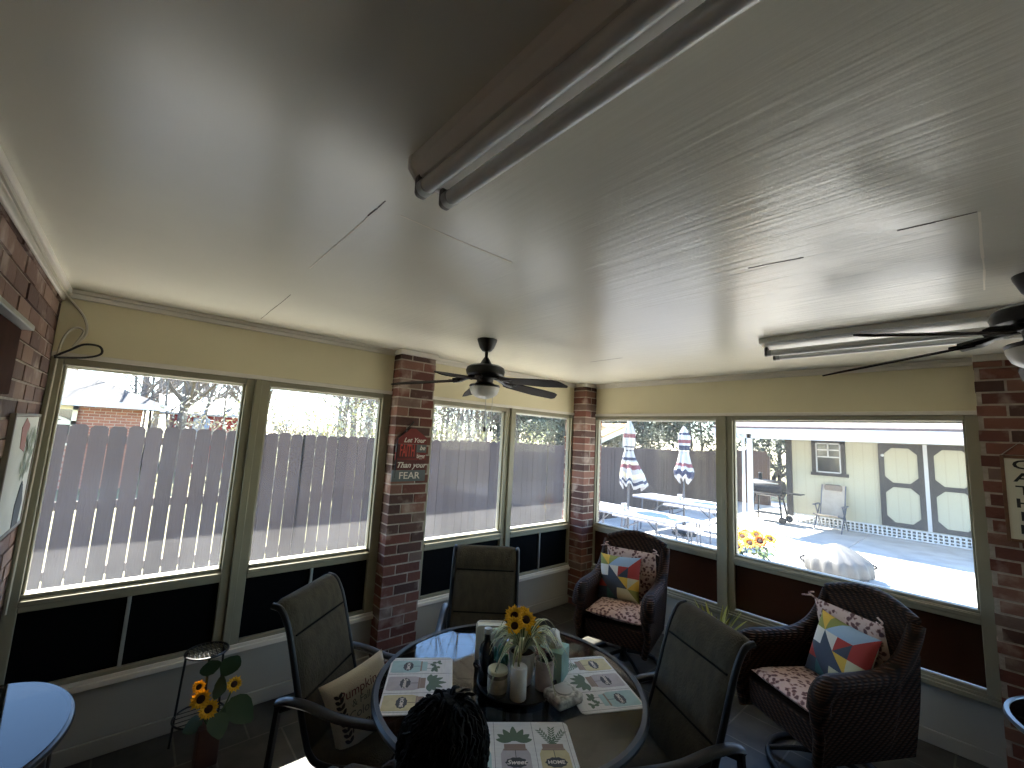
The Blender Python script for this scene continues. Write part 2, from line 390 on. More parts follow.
# brick pillars: a mortar core with every brick standing a little proud of it
def brick_rows(mb, x0, x1, y0, y1, z0, z1, along='x', bl=0.203, h=0.0762, mo=0.011):
    z = z0; k = 0
    while z < z1 - 0.01:
        zt = min(z + h - mo, z1)
        lo, hi = (x0, x1) if along == 'x' else (y0, y1)
        p = lo - (0 if k % 2 == 0 else bl / 2 + mo / 2) + 0.0
        while p < hi - 0.005:
            a, b = max(p, lo), min(p + bl, hi)
            if b - a > 0.02:
                j = random.uniform(-.0025, .0025)
                if along == 'x': mb.box(a, y0 + j, z, b, y1 - j, zt)
                else: mb.box(x0 - j, a, z, x1 + j, b, zt)
            p += bl + mo
        z += h; k += 1
def pillar(x0, x1, y0, y1, along, label, bl=0.203):
    e = 0.0035
    t = thing('brick_pillar'); struct(t, label, 'pillar')
    MB().box(x0 + e, y0 + e, -0.05, x1 - e, y1 - e, 2.4).build('mortar', MORTAR, t, smooth=False)
    mb = MB(); brick_rows(mb, x0, x1, y0, y1, 0.0, 2.4, along, bl); mb.build('brickwork', BRICK, t, smooth=False, bevel=0.002)
    MB().box(x0 - .012, y0 - .014, 2.4, x1 + .012, y1, 2.44).build('cap_trim', WHITE_TRIM, t, bevel=0.003)
    return t
pillar(-2.47, -2.145, -0.12, 0.12, 'x', 'red brick pillar between the fence side windows, carrying the red sign')
pillar(-0.19, 0.12, -0.18, 0.12, 'x', 'red brick pillar in the corner behind the wicker chair', bl=0.2)
pillar(-0.1, 0.12, -3.62, -3.178, 'y', 'red brick pillar at the right edge carrying the gather sign')
t = thing('wall_house'); struct(t, 'brick house wall along the left edge', 'wall')
MB().box(XW - 0.25, YB, -0.05, XW - 0.008, 0.12, 2.44).build('mortar', MORTAR, t, smooth=False)
mb = MB(); brick_rows(mb, XW - 0.1, XW, YB, 0.1, 0.0, 2.4, 'y'); mb.build('brickwork', BRICK_TAN, t, smooth=False)
mb = MB(); mb.box(XW, YB, 2.375, XW + 0.012, 0, 2.44); mb.box(XW, YB, 2.41, XW + 0.035, 0, 2.44)
trim(mb, WHITE_TRIM, 'white crown strip along the ceiling on the brick house wall')
struct(MB().box(XW - .3, YB - 0.15, -0.05, 0.12, YB, 2.44).build('wall_back', CREAM, smooth=False), 'cream back wall behind the camera', 'wall')
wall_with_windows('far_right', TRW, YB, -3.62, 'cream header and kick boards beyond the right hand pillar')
window(7, TRW, -5.5, -3.70, 1, PANEL_TINT, 'unseen patio side window added for daylight beyond the right hand pillar', da=.1, db=.08)  # out of view, added to let more daylight into the room

# roof with boarded soffit and fascia, outside
SOFFIT = mat('soffit_boards', (176, 166, 150), 0.6)
def _soff():
    n, L, b = nodes_of(SOFFIT)
    tc = n.new('ShaderNodeTexCoord'); wv = n.new('ShaderNodeTexWave'); wv.bands_direction = 'X'; wv.inputs['Scale'].default_value = 1.6
    L.new(tc.outputs['Object'], wv.inputs['Vector']); rp = n.new('ShaderNodeValToRGB')
    rp.color_ramp.elements[0].color = C4((80, 74, 66)); rp.color_ramp.elements[1].color = C4((176, 166, 150)); rp.color_ramp.elements[0].position = 0.0; rp.color_ramp.elements[1].position = 0.09
    L.new(wv.outputs['Fac'], rp.inputs['Fac']); L.new(rp.outputs[0], b.inputs['Base Color'])
_soff()
SHINGLE = mat('grey_shingle', (128, 120, 116), 0.9, var=0.4, vscale=18, bump=0.5, bscale=25)
t = thing('roof'); struct(t, 'roof of the sunroom with its boarded soffit', 'roof')
mb = MB(); mb.box(XW - 0.6, 0.1, 2.16, 0.85, 0.85, 2.19); mb.box(0.12, YB - .3, 2.16, 0.85, 0.1, 2.19); mb.build('soffit', SOFFIT, t, smooth=False)
mb = MB(); mb.box(XW - 0.6, 0.85, 2.14, 0.87, 0.87, 2.5); mb.box(0.85, YB - .3, 2.14, 0.87, 0.87, 2.5); mb.build('fascia', WHITE_TRIM, t, bevel=0.003)
MB().box(XW - 0.6, YB - .4, 2.5, 0.9, 0.9, 2.6).build('deck', SHINGLE, t, smooth=False)

# ================================================================== OUTSIDE
GZ = -0.06
CONC = mat('sunlit_concrete', (184, 180, 173), 0.9, var=0.22, vscale=2.2, bump=0.15, bscale=30)
GRASS = mat('dry_winter_lawn', (128, 122, 84), 0.95, var=0.4, vscale=6, bump=0.4, bscale=40)
mb = MB()
for (x0, x1) in ((-7, 1.6), (1.612, 4.6), (4.612, 7.0), (7.012, 14)):
    for (y0, y1) in ((-10, -4.4), (-4.388, -1.2), (-1.188, 2.0), (2.012, 3.3)): mb.box(x0, y0, GZ - .08, x1, y1, GZ)
struct(mb.build('patio_ground', CONC, smooth=False), 'pale concrete patio slabs', 'patio')
struct(MB().box(-60, -40, GZ - .3, 70, 90, GZ - .04).build('ground', GRASS, smooth=False), 'dry lawn beyond the patio', 'lawn')

FENCE = mat('weathered_mauve_fence', (58, 48, 44), 0.85, bump=0.25, bscale=10, island=0.22, stretch=(6, 6, 0.8))
def _fence(m, lo, hi):
    n, L, b = nodes_of(m)
    old = b.inputs['Base Color'].links[0].from_socket
    tc = n.new('ShaderNodeTexCoord'); sp = n.new('ShaderNodeSeparateXYZ'); L.new(tc.outputs['Object'], sp.inputs[0])
    no = n.new('ShaderNodeTexNoise'); no.inputs['Scale'].default_value = 1.5; L.new(tc.outputs['Object'], no.inputs['Vector'])
    ad = n.new('ShaderNodeMath'); ad.operation = 'MULTIPLY_ADD'; ad.inputs[1].default_value = 0.08; L.new(no.outputs['Fac'], ad.inputs[0]); L.new(sp.outputs['Z'], ad.inputs[2])
    mr = n.new('ShaderNodeMapRange'); mr.inputs['From Min'].default_value = lo; mr.inputs['From Max'].default_value = hi; mr.inputs['To Min'].default_value = 0.6; mr.inputs['To Max'].default_value = 0.0
    L.new(ad.outputs[0], mr.inputs['Value'])
    mx = n.new('ShaderNodeMixRGB'); mx.inputs['Color2'].default_value = C4((172, 168, 172)); L.new(mr.outputs[0], mx.inputs['Fac']); L.new(old, mx.inputs['Color1'])
    kn = n.new('ShaderNodeTexNoise'); kn.inputs['Scale'].default_value = 7; kn.inputs['Detail'].default_value = 3
    mp = n.new('ShaderNodeMapping'); mp.inputs['Scale'].default_value = (1, 1, 0.6); L.new(tc.outputs['Object'], mp.inputs[0]); L.new(mp.outputs[0], kn.inputs['Vector'])
    rp = n.new('ShaderNodeValToRGB'); rp.color_ramp.elements[0].position = 0.66; rp.color_ramp.elements[1].position = 0.74; L.new(kn.outputs['Fac'], rp.inputs[0])
    rp.color_ramp.elements[0].color = (0, 0, 0, 1); rp.color_ramp.elements[1].color = (0.45, 0.45, 0.45, 1)
    m2 = n.new('ShaderNodeMixRGB'); m2.inputs['Color2'].default_value = C4((70, 60, 62)); L.new(rp.outputs[0], m2.inputs['Fac']); L.new(mx.outputs[0], m2.inputs['Color1'])
    L.new(m2.outputs[0], b.inputs['Base Color'])
_fence(FENCE, -5, -4)
FENCE_TAN = mat('weathered_tan_fence', (98, 78, 64), 0.85, bump=0.25, bscale=10, island=0.14, stretch=(6, 6, 0.8))
RAILW = mat('fence_rail_wood', (104, 90, 84), 0.85, var=0.2)
def picket(mb, s, wd, zt, T=None):
    c = 0.028
    mb.prism([(s, GZ), (s + wd, GZ), (s + wd, zt - c), (s + wd - c, zt), (s + c, zt), (s, zt - c)], 0, 0.016, T=T)
def fence_run(name, s0, s1, place, m, label, gapf, ztop):
    """place(s) -> matrix that maps (s, z, depth) prisms to the world"""
    t = thing(name, label=label, cat='fence')
    s = s0; bay = 2.44; k = 0
    T = place
    while s < s1 - 0.1:
        e = min(s + bay, s1); mb = MB(); p = s
        while p < e - 0.02:
            g = gapf(p); wd = min(0.141, e - p); picket(mb, p, wd - random.uniform(0, .002), ztop(p) + random.uniform(-.008, .008), T); p += wd + g
        mb.build('board_panel', m, t, smooth=False)
        for z in (0.12, 0.8, 1.48):
            mb = MB(); mb.T = T; mb.box(s, z, -0.055, e, z + 0.085, -0.001); mb.build('rail', RAILW, t, smooth=False)
        mb = MB(); mb.T = T; mb.box(s - 0.045, GZ - .02, -0.145, s + 0.045, 1.6, -0.056); mb.build('post', RAILW, t, smooth=False)
        s = e; k += 1
FY = 3.1
TF = Matrix(((1, 0, 0, 0), (0, 0, -1, FY), (0, 1, 0, 0), (0, 0, 0, 1)))      # (s,z,d) -> (s, FY - d, z)
fence_run('picket_fence', -7.1, 12.4, TF, FENCE, 'long weathered mauve grey dog eared picket fence outside the windows',
          lambda p: random.uniform(.009, .014) if p < -3.0 else (random.choice((.002, .009, .011, .001)) if p < -1.2 else random.choice((.0, .001, .001, .004))), lambda p: 1.672 + 0.010 * math.sin(p * 1.3))
TF2 = Matrix(((0, 0, -1, 12.4), (1, 0, 0, 0), (0, 1, 0, 0), (0, 0, 0, 1)))
fence_run('picket_fence', 1.95, 3.1, TF2, FENCE_TAN, 'reddish tan picket fence running behind the shed corner post', lambda p: .002, lambda p: 1.76)

# ---- picnic tables with benches and closed parasols
PLASTIC = mat('white_plastic', (160, 160, 168), 0.5, var=0.04)
GREYLEG = mat('grey_steel_legs', (98, 100, 108), 0.45, 0.3)
def folding(name, L, W, H, label, cat, group, th=0.045, inset=0.22):
    t = thing(name, label=label, cat=cat, group=group)
    MB().prism(rrect(-W / 2, -L / 2, W / 2, L / 2, 0.05), H - th, H).build('tabletop' if cat == 'table' else 'seat', PLASTIC, t, bevel=0.006)
    for sy in (-1, 1):
        for sx in (-1, 1):
            x = sx * (W / 2 - 0.08); y = sy * (L / 2 - inset)
            MB().tube([(x, y, H - th), (x * 1.05, y + sy * .03, GZ)], 0.016, 8).build('leg', GREYLEG, t)
        y = sy * (L / 2 - inset)
        mb = MB(); mb.tube([(-W / 2 + .08, y + sy * .012, H * .45), (W / 2 - .08, y + sy * .012, H * .45)], 0.013, 8)
        mb.tube(bez([(0, y + sy * .012, H * .45), (0, y * .75, H * .62), (0, y * .42, H - th)], 5), 0.011, 6)
        mb.build('brace', GREYLEG, t)
    return t
def put(o, x, y, z=0, rz=0): o.location = (x, y, z); o.rotation_euler = (0, 0, rz); return o
put(folding('picnic_table', 1.86, 0.76, 0.65, 'white folding picnic table closest to the window', 'table', 'white picnic tables'), 2.47, 0.98)
put(folding('picnic_table', 1.9, 0.80, 0.65, 'white folding picnic table nearer the back fence', 'table', 'white picnic tables'), 4.9, 1.25)
for x, y, lab in ((3.3, 0.95, 'white folding bench on the far side of the nearer picnic table'), (1.72, 1.0, 'white folding bench between the window and the nearer picnic table'),
                  (5.72, 1.25, 'white folding bench between the back fence and the far picnic table'), (4.16, 1.2, 'white folding bench on the window side of the far picnic table')):
    put(folding('folding_bench', 1.7, 0.28, 0.40, lab, 'bench', 'white picnic benches', 0.035, 0.2), x, y)
CANV = [mat('canvas_white', (166, 164, 160), 0.8), mat('canvas_navy', (46, 50, 70), 0.8), mat('canvas_red', (112, 62, 68), 0.8), mat('canvas_cream', (200, 190, 158), 0.8)]
POLE = mat('dark_parasol_pole', (86, 88, 92), 0.4, 0.4)
def parasol(x, y, rows, rmodf, label):
    t = thing('patio_umbrella', (x, y, GZ), 0, label, 'umbrella', 'closed striped parasols')
    MB().lathe([(.02, 0), (.24, 0), (.24, .04), (.2, .07), (.04, .1), (.03, .26), (.02, .26)], 28).build('base', BLACK_METAL, t)
    MB().tube([(0, 0, .08), (0, 0, 2.24)], .019, 10).build('pole', POLE, t)
    mb = MB(); mb.lathe([(r, z - GZ) for r, z, c in rows], 40, rmod=rmodf, cap=False)
    mb.mi = [rows[i][2] for i in range(len(rows) - 1) for k in range(40)]
    mb.v = [(x_, y_, z_ + (.05 * math.sin(7 * math.atan2(y_, x_)) + .03 * math.sin(2 * math.atan2(y_, x_) + 1)) * max(0, 1 - (z_ + GZ - 1.05) / .45)) for x_, y_, z_ in mb.v]
    o = mb.build('canopy', CANV, t, angle=80); s = o.modifiers.new('s', 'SOLIDIFY'); s.thickness = .004
    tag(o, 'striped folded canopy')
    MB().lathe([(.03, 0), (.035, .02), (.02, .05), (.006, .07)], 12, (0, 0, 2.2)).build('finial', PLASTIC, t)
    MB().tube(ring(.062, 1.66 - GZ, 20), .012, 6, closed=True).build('tie_strap', CANV[1], t)
def interp(keys, n):
    out = []
    for i in range(n + 1):
        z = keys[0][1] + (keys[-1][1] - keys[0][1]) * i / n
        for (ra, za), (rb, zb) in zip(keys[:-1], keys[1:]):
            if min(za, zb) - 1e-6 <= z <= max(za, zb) + 1e-6:
                u = (z - za) / (zb - za) if zb != za else 0; out.append((ra + (rb - ra) * u, z)); break
    return out
def banded(keys, bands, n=46):
    rows = []
    for r, z in interp(keys, n):
        c = 0
        for lo, hi, cc in bands:
            if lo <= z <= hi: c = cc
        rows.append((r, z, c))
    return rows
pl1 = lambda t, i: (1 + 0.24 * math.sin(7 * t + i * .05)) * (1 + (0.45 * math.cos(t + 0.7) if i < 22 else 0) * (1 - i / 22.0 if i < 22 else 0))
parasol(2.48, 0.98, banded([(.20, 1.06), (.17, 1.25), (.1, 1.5), (.062, 1.66), (.085, 1.75), (.085, 1.98), (.05, 2.1), (.022, 2.17)],
        [(1.1, 1.14, 1), (1.33, 1.40, 2), (1.42, 1.47, 3), (1.49, 1.54, 1), (1.7, 1.72, 1), (1.88, 1.93, 2), (1.2, 1.27, 3)]), pl1, 'closed striped parasol flaring out, in the nearer picnic table')
pl2 = lambda t, i: 1 + 0.22 * math.sin(7 * t + 1 + i * .06)
parasol(4.92, 1.2, banded([(.09, 1.05), (.165, 1.15), (.18, 1.25), (.12, 1.45), (.09, 1.6), (.085, 1.66), (.105, 1.8), (.11, 2.0), (.06, 2.12), (.025, 2.2)],
        [(1.13, 1.26, 1), (1.33, 1.42, 2), (1.66, 1.70, 3), (1.70, 1.78, 1), (1.83, 1.90, 2), (2.02, 2.06, 1)]), pl2, 'closed striped parasol bundled round, in the far picnic table')
for x, y, lab in ((2.36, .98, 'small white cup on the nearer picnic table'), (4.80, 1.23, 'small white cup on the far picnic table')):
    t = MB().lathe([(.03, 0), (.045, .1), (.048, .12), (.04, .115), (.03, .02)], 16).build('cup', PLASTIC); put(t, x, y, .65); tag(t, lab, 'cup', 'cups on the picnic tables')

# ---- yellow storage shed with porch
SHEDW = mat('pale_yellow_siding', (172, 168, 146), 0.7, var=0.03)
def _shed():
    n, L, b = nodes_of(SHEDW)
    tc = n.new('ShaderNodeTexCoord'); wv = n.new('ShaderNodeTexWave'); wv.bands_direction = 'Y'; wv.inputs['Scale'].default_value = 1.55
    L.new(tc.outputs['Object'], wv.inputs['Vector']); rp = n.new('ShaderNodeValToRGB')
    rp.color_ramp.elements[0].color = C4((165, 161, 140)); rp.color_ramp.elements[1].color = C4((172, 168, 146)); rp.color_ramp.elements[1].position = 0.05
    L.new(wv.outputs['Fac'], rp.inputs['Fac']); L.new(rp.outputs[0], b.inputs['Base Color'])
_shed()
SHEDT = mat('grey_brown_shed_trim', (56, 53, 49), 0.7, var=0.1)
WHITEP = mat('white_exterior_paint', (190, 190, 189), 0.5)
DARKPANE = mat('dark_window_pane', (34, 36, 36), 0.1, 0, 0.6)
sh = thing('storage_shed', (9.5, -1.5, GZ), 0, 'pale yellow shed with grey doors and a white guttered porch', 'shed')
def S(mb): mb.T = Matrix.Translation((-9.5, 1.5, -GZ)); return mb
S(MB()).box(9.5, -4.8, .17, 12.6, .5, 2.55).build('wall', SHEDW, sh, smooth=False)
S(MB()).box(9.44, .42, .1, 9.62, .56, 2.45).build('corner_board', SHEDT, sh, bevel=.004)
tag(S(MB()).box(7.4, 1.12, GZ, 7.5, 1.24, 2.2).build('brown_post', SHEDT, sh, bevel=.004), 'dark brown post')
TLt = Matrix(((0, 0, -1, 9.5), (1, 0, 0, 0), (0, 1, 0, 0), (0, 0, 0, 1)))
mb2 = MB(); mb2.T = Matrix.Translation((-9.5, 1.5, -GZ)) @ TLt
yy = .5
mb2.box(-4.8, GZ, 0, .5, GZ + .025, .02); mb2.box(-4.8, .14, 0, .5, .175, .02)
y = -4.8
while y < .5: mb2.box(y, GZ + .02, 0, y + .035, .15, .015); y += .085
for z in (.0, .07): mb2.box(-4.8, z, 0, .5, z + .025, .014)
mb2.build('lattice', WHITEP, sh, smooth=False)
TXZ = Matrix(((1, 0, 0, 0), (0, 0, 1, 0), (0, 1, 0, 0), (0, 0, 0, 1)))          # (x,z,y) prism -> world
PINKROOF = mat('sun_bleached_shingles', (104, 92, 90), 0.9, var=0.25, vscale=14, bump=.4, bscale=20)
S(MB()).prism([(6.98, 2.27), (9.5, 2.88), (12.9, 2.2), (12.9, 2.27), (9.5, 2.96), (6.96, 2.34)], -4.9, 1.45, T=TXZ).build('roof', PINKROOF, sh, smooth=False)
S(MB()).prism([(7.06, 2.22), (9.5, 2.42), (9.5, 2.5), (7.06, 2.27)], -4.9, 1.45, T=TXZ).build('porch_ceiling', WHITEP, sh, smooth=False)
mb = S(MB()); mb.box(7.0, -4.9, 2.06, 7.05, 1.45, 2.27); mb.build('fascia', WHITEP, sh, smooth=False)
S(MB()).prism([(7.0, 2.16), (6.93, 2.16), (6.885, 2.2), (6.88, 2.285), (6.9, 2.285), (6.9, 2.21), (6.94, 2.18), (7.0, 2.18)], -4.9, 1.45, T=TXZ).build('gutter', WHITEP, sh, smooth=False)
S(MB()).tube(bez([(6.945, .86, 2.24), (6.945, .85, 2.12), (6.97, .76, 2.02), (6.97, .745, 1.9), (6.97, .745, .1), (6.92, .745, GZ + .04)], 5), .032, 8).build('downspout', WHITEP, sh)
for y in (.63, -4.6): S(MB()).box(7.0, y - .05, GZ, 7.1, y + .05, 2.2).build('porch_post', WHITEP, sh, bevel=.004)
# doors with octagonal panels, window with six lights above a dark sash
def shed_door(y0, y1, handle):
    x = 9.47; z0, z1 = .19, 2.10
    d = S(MB()).box(x, y0, z0, 9.5, y1, z1).build('door', SHEDW, sh, smooth=False)
    mb = S(MB()); xf = x - .02; e = .1
    mb.box(xf, y0, z0, x, y0 + e, z1); mb.box(xf, y1 - e, z0, x, y1, z1)
    for z in (z0, (z0 + z1) / 2 - .05, z1 - e): mb.box(xf, y0 + e, z, x, y1 - e, z + e)
    for (za, zb) in ((z0 + e, (z0 + z1) / 2 - .05), ((z0 + z1) / 2 + .05, z1 - e)):
        for ya, sy in ((y0 + e, 1), (y1 - e, -1)):
            for zc, sz in ((za, 1), (zb, -1)):
                mb.prism([(ya, zc), (ya + sy * .14, zc), (ya, zc + sz * .14)], xf, x, T=Matrix(((0, 0, 1, 0), (1, 0, 0, 0), (0, 1, 0, 0), (0, 0, 0, 1))))
    tag(mb.build('door_frame', SHEDT, d, smooth=False), 'grey brown door framing')
    if handle: MB_ = S(MB()); MB_.ball((x - .05, handle, 1.82), .035, 10, 6); MB_.build('latch', WHITEP, d)
shed_door(-2.17, -1.39, -1.47); shed_door(-3.02, -2.24, None)
S(MB()).box(9.455, -2.24, .19, 9.5, -2.17, 2.1).build('door_astragal', WHITEP, sh, smooth=False)
mb = S(MB()); mb.box(9.45, -.80, 1.22, 9.5, -.01, 1.30); mb.box(9.45, -.75, 1.3, 9.5, -.66, 2.12); mb.box(9.45, -.13, 1.3, 9.5, -.04, 2.12); mb.box(9.45, -.75, 2.06, 9.5, -.04, 2.14)
tag(mb.build('window_trim', SHEDT, sh, smooth=False), 'grey brown window casing')
sw = S(MB()).box(9.48, -.66, 1.3, 9.5, -.13, 2.06).build('window', DARKPANE, sh, smooth=False)
mb = S(MB())
for y in (-.66, -.41, -.16): mb.box(9.455, y, 1.7, 9.48, y + .03, 2.06)
for z in (1.69, 1.87, 2.03): mb.box(9.455, -.66, z, 9.48, -.13, z + .03)
mb.box(9.455, -.66, 1.3, 9.48, -.63, 1.7); mb.box(9.455, -.16, 1.3, 9.48, -.13, 1.7); mb.box(9.455, -.66, 1.3, 9.48, -.13, 1.33)
mb.build('window_bars', WHITEP, sw, smooth=False)

# ---- grill, folding lounge chair, covered fire pit, sunflower planter
g = thing('charcoal_grill', (8.9, .82, GZ), 0, 'black barrel charcoal grill standing under the porch', 'grill')
TY = Matrix(((1, 0, 0, 0), (0, 0, 1, 0), (0, 1, 0, .86), (0, 0, 0, 1)))
mb = MB(); mb.T = TY; mb.lathe([(.01, -.36), (.2, -.36), (.215, -.34), (.215, .34), (.2, .36), (.01, .36)], 28); mb.build('barrel', BLACK_METAL, g)
MB().bar((-.25, -.3, 1.0), (-.25, .3, 1.0), .025, .025).build('lid_handle', ALU, g, bevel=.004)
MB().box(-.2, -.78, .76, .16, -.38, .785).build('side_shelf', BLACK_METAL, g, bevel=.006)
MB().box(-.42, -.34, .72, -.21, .34, .74).build('front_shelf', BLACK_METAL, g, bevel=.006)
for sy in (-1, 1):
    for sx in (-1, 1): MB().bar((sx * .13, sy * .28, .7), (sx * .24, sy * .36, 0 if sy > 0 else .06), .035, .035).build('leg', BLACK_METAL, g)
for sx in (-1, 1):
    mb = MB(); mb.T = TR((sx * .27, -.38, .09), (0, R_(90), 0)); mb.lathe([(.01, -.02), (.085, -.02), (.09, 0), (.085, .02), (.01, .02)], 20); mb.build('wheel', BLACK_METAL, g)
MB().box(-.2, -.3, .2, .2, .3, .215).build('bottom_rack', BLACK_METAL, g)
mb = MB(); mb.lathe([(.05, 1.06), (.045, 1.22), (.06, 1.23), (.02, 1.26)], 14, (0, .2, 0)); mb.build('chimney', BLACK_METAL, g)
TAN = mat('tan_sling_mesh', (176, 164, 148), 0.8, var=0.1)
lc = thing('lounge_chair', (8.95, -.5, GZ), R_(180), 'tan folding lounge chair in front of the shed wall', 'chair')
prof = bez([(.42, 0, .40), (.2, 0, .36), (-.12, 0, .33), (-.3, 0, .62), (-.46, 0, 1.06)], 6)
mb = MB(); mb.sheet(lambda u, v: prof[min(int(round(u * (len(prof) - 1))), len(prof) - 1)] + Vector((0, (v - .5) * .46, 0)), len(prof) - 1, 2, .012); mb.build('sling', TAN, lc)
for s in (-1, 1):
    MB().tube([p + Vector((0, s * .24, 0)) for p in prof], .016, 8).build('side_rail', GREYLEG, lc)
    MB().tube([(.34, s * .27, 0), (-.28, s * .27, .58)], .014, 8).build('leg', GREYLEG, lc)
    MB().tube([(-.36, s * .27, 0), (.12, s * .27, .58)], .014, 8).build('leg', GREYLEG, lc)
    MB().prism(rrect(-.28, s * .29 - .035, .2, s * .29 + .035, .03), .58, .605).build('armrest', GREYLEG, lc, bevel=.006)
MB().prism(rrect(-.09, -.18, .09, .18, .06), -.03, .03, T=TR((-.41, 0, .99), (0, R_(-68), 0))).build('headrest', mat('grey_brown_headrest', (128, 116, 104), .8), lc, bevel=.01)
COVER = mat('pale_grey_vinyl_cover', (82, 81, 79), 0.6, var=0.12)
fp = thing('fire_pit', (4.28, -1.55, GZ), 0, 'round fire pit under a pale grey drawstring cover on the patio', 'fire pit')
MB().lathe([(.02, 0), (.30, 0), (.34, .03), (.385, .09), (.37, .11), (.02, .11)], 36).build('bowl', BLACK_METAL, fp)
pr = [(.40, .06), (.425, .10), (.42, .18), (.41, .25), (.385, .29), (.25, .385), (.09, .46), (.012, .48), (.003, .485)]
MB().lathe(pr, 72, rmod=lambda t, i: 1 + (.06 if i < 4 else .03 if i < 7 else 0) * math.sin(15 * t + i * .5) + .02 * math.sin(6 * t)).build('cover', COVER, fp, angle=60)
for a in (-70, 110): MB().tube(bez([(.41 * math.cos(R_(a)), .41 * math.sin(R_(a)), .24), (.48 * math.cos(R_(a + 5)), .48 * math.sin(R_(a + 5)), .2), (.41 * math.cos(R_(a + 14)), .41 * math.sin(R_(a + 14)), .14)], 5), .015, 8).build('handle', BLACK_METAL, fp)

# ---- flowers and leaves
PETAL = mat('yellow_petal', (238, 186, 30), 0.6, island=0.12)
PETAL_O = mat('orange_petal', (232, 132, 34), 0.6, island=0.12)
SEED = mat('brown_flower_centre', (62, 36, 20), 0.9, bump=0.5, bscale=200)
LEAFG = mat('green_leaf', (62, 92, 44), 0.55, island=0.25)
LEAFD = mat('dark_green_leaf', (40, 66, 36), 0.5, island=0.2)
STEM = mat('green_stem', (74, 96, 48), 0.6)
def frame_of(nrm):
    z = Vector(nrm).normalized(); x = z.cross(Vector((0, 0, 1)) if abs(z.z) < .9 else Vector((1, 0, 0))).normalized(); y = z.cross(x)
    m = Matrix((x, y, z)).transposed().to_4x4(); return m
def petals(mb, p, nrm, r, n=16, layers=2):
    F = Matrix.Translation(p) @ frame_of(nrm)
    for l in range(layers):
        for k in range(n):
            a = 2 * PI * (k + .5 * l) / n + random.uniform(-.08, .08); rr = r * random.uniform(.85, 1.08) * (1 - .12 * l); wd = r * .17; lift = r * (.12 + .14 * l)
            c, s_ = math.cos(a), math.sin(a)
            def q(d, w, z): return F @ Vector((c * d - s_ * w, s_ * d + c * w, z))
            i = [q(.3 * r, -wd * .6, .02 * r), q(.3 * r, wd * .6, .02 * r), q(.65 * rr, wd, lift), q(rr, 0, lift * .8), q(.65 * rr, -wd, lift), q(.62 * rr, 0, lift * .7)]
            mb.add(i, [(0, 1, 5), (1, 2, 5), (2, 3, 5), (3, 4, 5), (4, 0, 5)])
def seedhead(mb, p, nrm, r):
    o = mb.T; mb.T = (o if o is not None else Matrix()) @ Matrix.Translation(p) @ frame_of(nrm)
    mb.lathe([(r * .36, -.02 * r), (r * .38, .08 * r), (r * .28, .17 * r), (r * .08, .19 * r)], 14); mb.T = o
def leaf(mb, p, d, L, wd, droop=.3, fold=.15, nrm=(0, 0, 1)):
    p = Vector(p); d = Vector(d).normalized(); s = d.cross(Vector(nrm))
    s = s.normalized() if s.length > 1e-4 else Vector((1, 0, 0)); u = s.cross(d)
    vs = []; K = 5
    for i in range(K + 1):
        t = i / K; c = p + d * (L * t) - Vector((0, 0, 1)) * (droop * L * t * t); ww = wd * math.sin(PI * min(.97, t * .93 + .06)) ** .75 / 2
        vs += [c - s * ww + u * (fold * ww), c, c + s * ww + u * (fold * ww)]
    fs = []
    for i in range(K):
        b = i * 3; fs += [(b, b + 1, b + 4, b + 3), (b + 1, b + 2, b + 5, b + 4)]
    mb.add(vs, fs)
TERRA = mat('terracotta', (150, 88, 62), 0.8, var=0.2)
WHITE_POT = mat('white_ceramic', (226, 224, 218), 0.35)
t = thing('flower_planter', (1.12, -1.47, GZ), 0, 'planter of yellow and orange sunflowers just outside the patio window', 'flower planter')
MB().lathe([(.10, 0), (.13, .02), (.17, .46), (.185, .48), (.185, .52), (.165, .52), (.15, .46), (.02, .45)], 28).build('pot', TERRA, t)
ml = MB()
for i, (x, y, z, o) in enumerate([(-.05, .1, .90, 0), (-.12, .0, .86, 0), (.02, -.02, .93, 0), (-.13, -.1, .90, 1), (.08, .12, .92, 1), (-.08, .19, .88, 1), (.1, -.12, .9, 0), (0.0, .2, .95, 0), (-.16, .11, .80, 0)]):
    nr = Vector((x - .25, y - .1, .35)); mp = MB(); petals(mp, (x, y, z), nr, .075); f = mp.build('bloom', PETAL_O if o else PETAL, t, smooth=False); tag(f, 'orange bloom' if o else 'yellow bloom')
    ms = MB(); seedhead(ms, (x, y, z), nr, .075); ms.build('flower_centre', SEED, f)
    MB().tube(bez([(x * .3, y * .3, .47), (x * .6, y * .6, .7), (x, y, z)], 4), .005, 5).build('stem', STEM, f)
for k in range(150):
    a = random.uniform(0, 2 * PI); r = random.uniform(.02, .2); z = random.uniform(.5, .88)
    leaf(ml, (r * math.cos(a), r * math.sin(a), z), (math.cos(a), math.sin(a), random.uniform(-.2, .5)), random.uniform(.06, .13), .04, .5)
ml.build('foliage', mat('bright_leaf', (84, 106, 50), .6, island=.3), t)

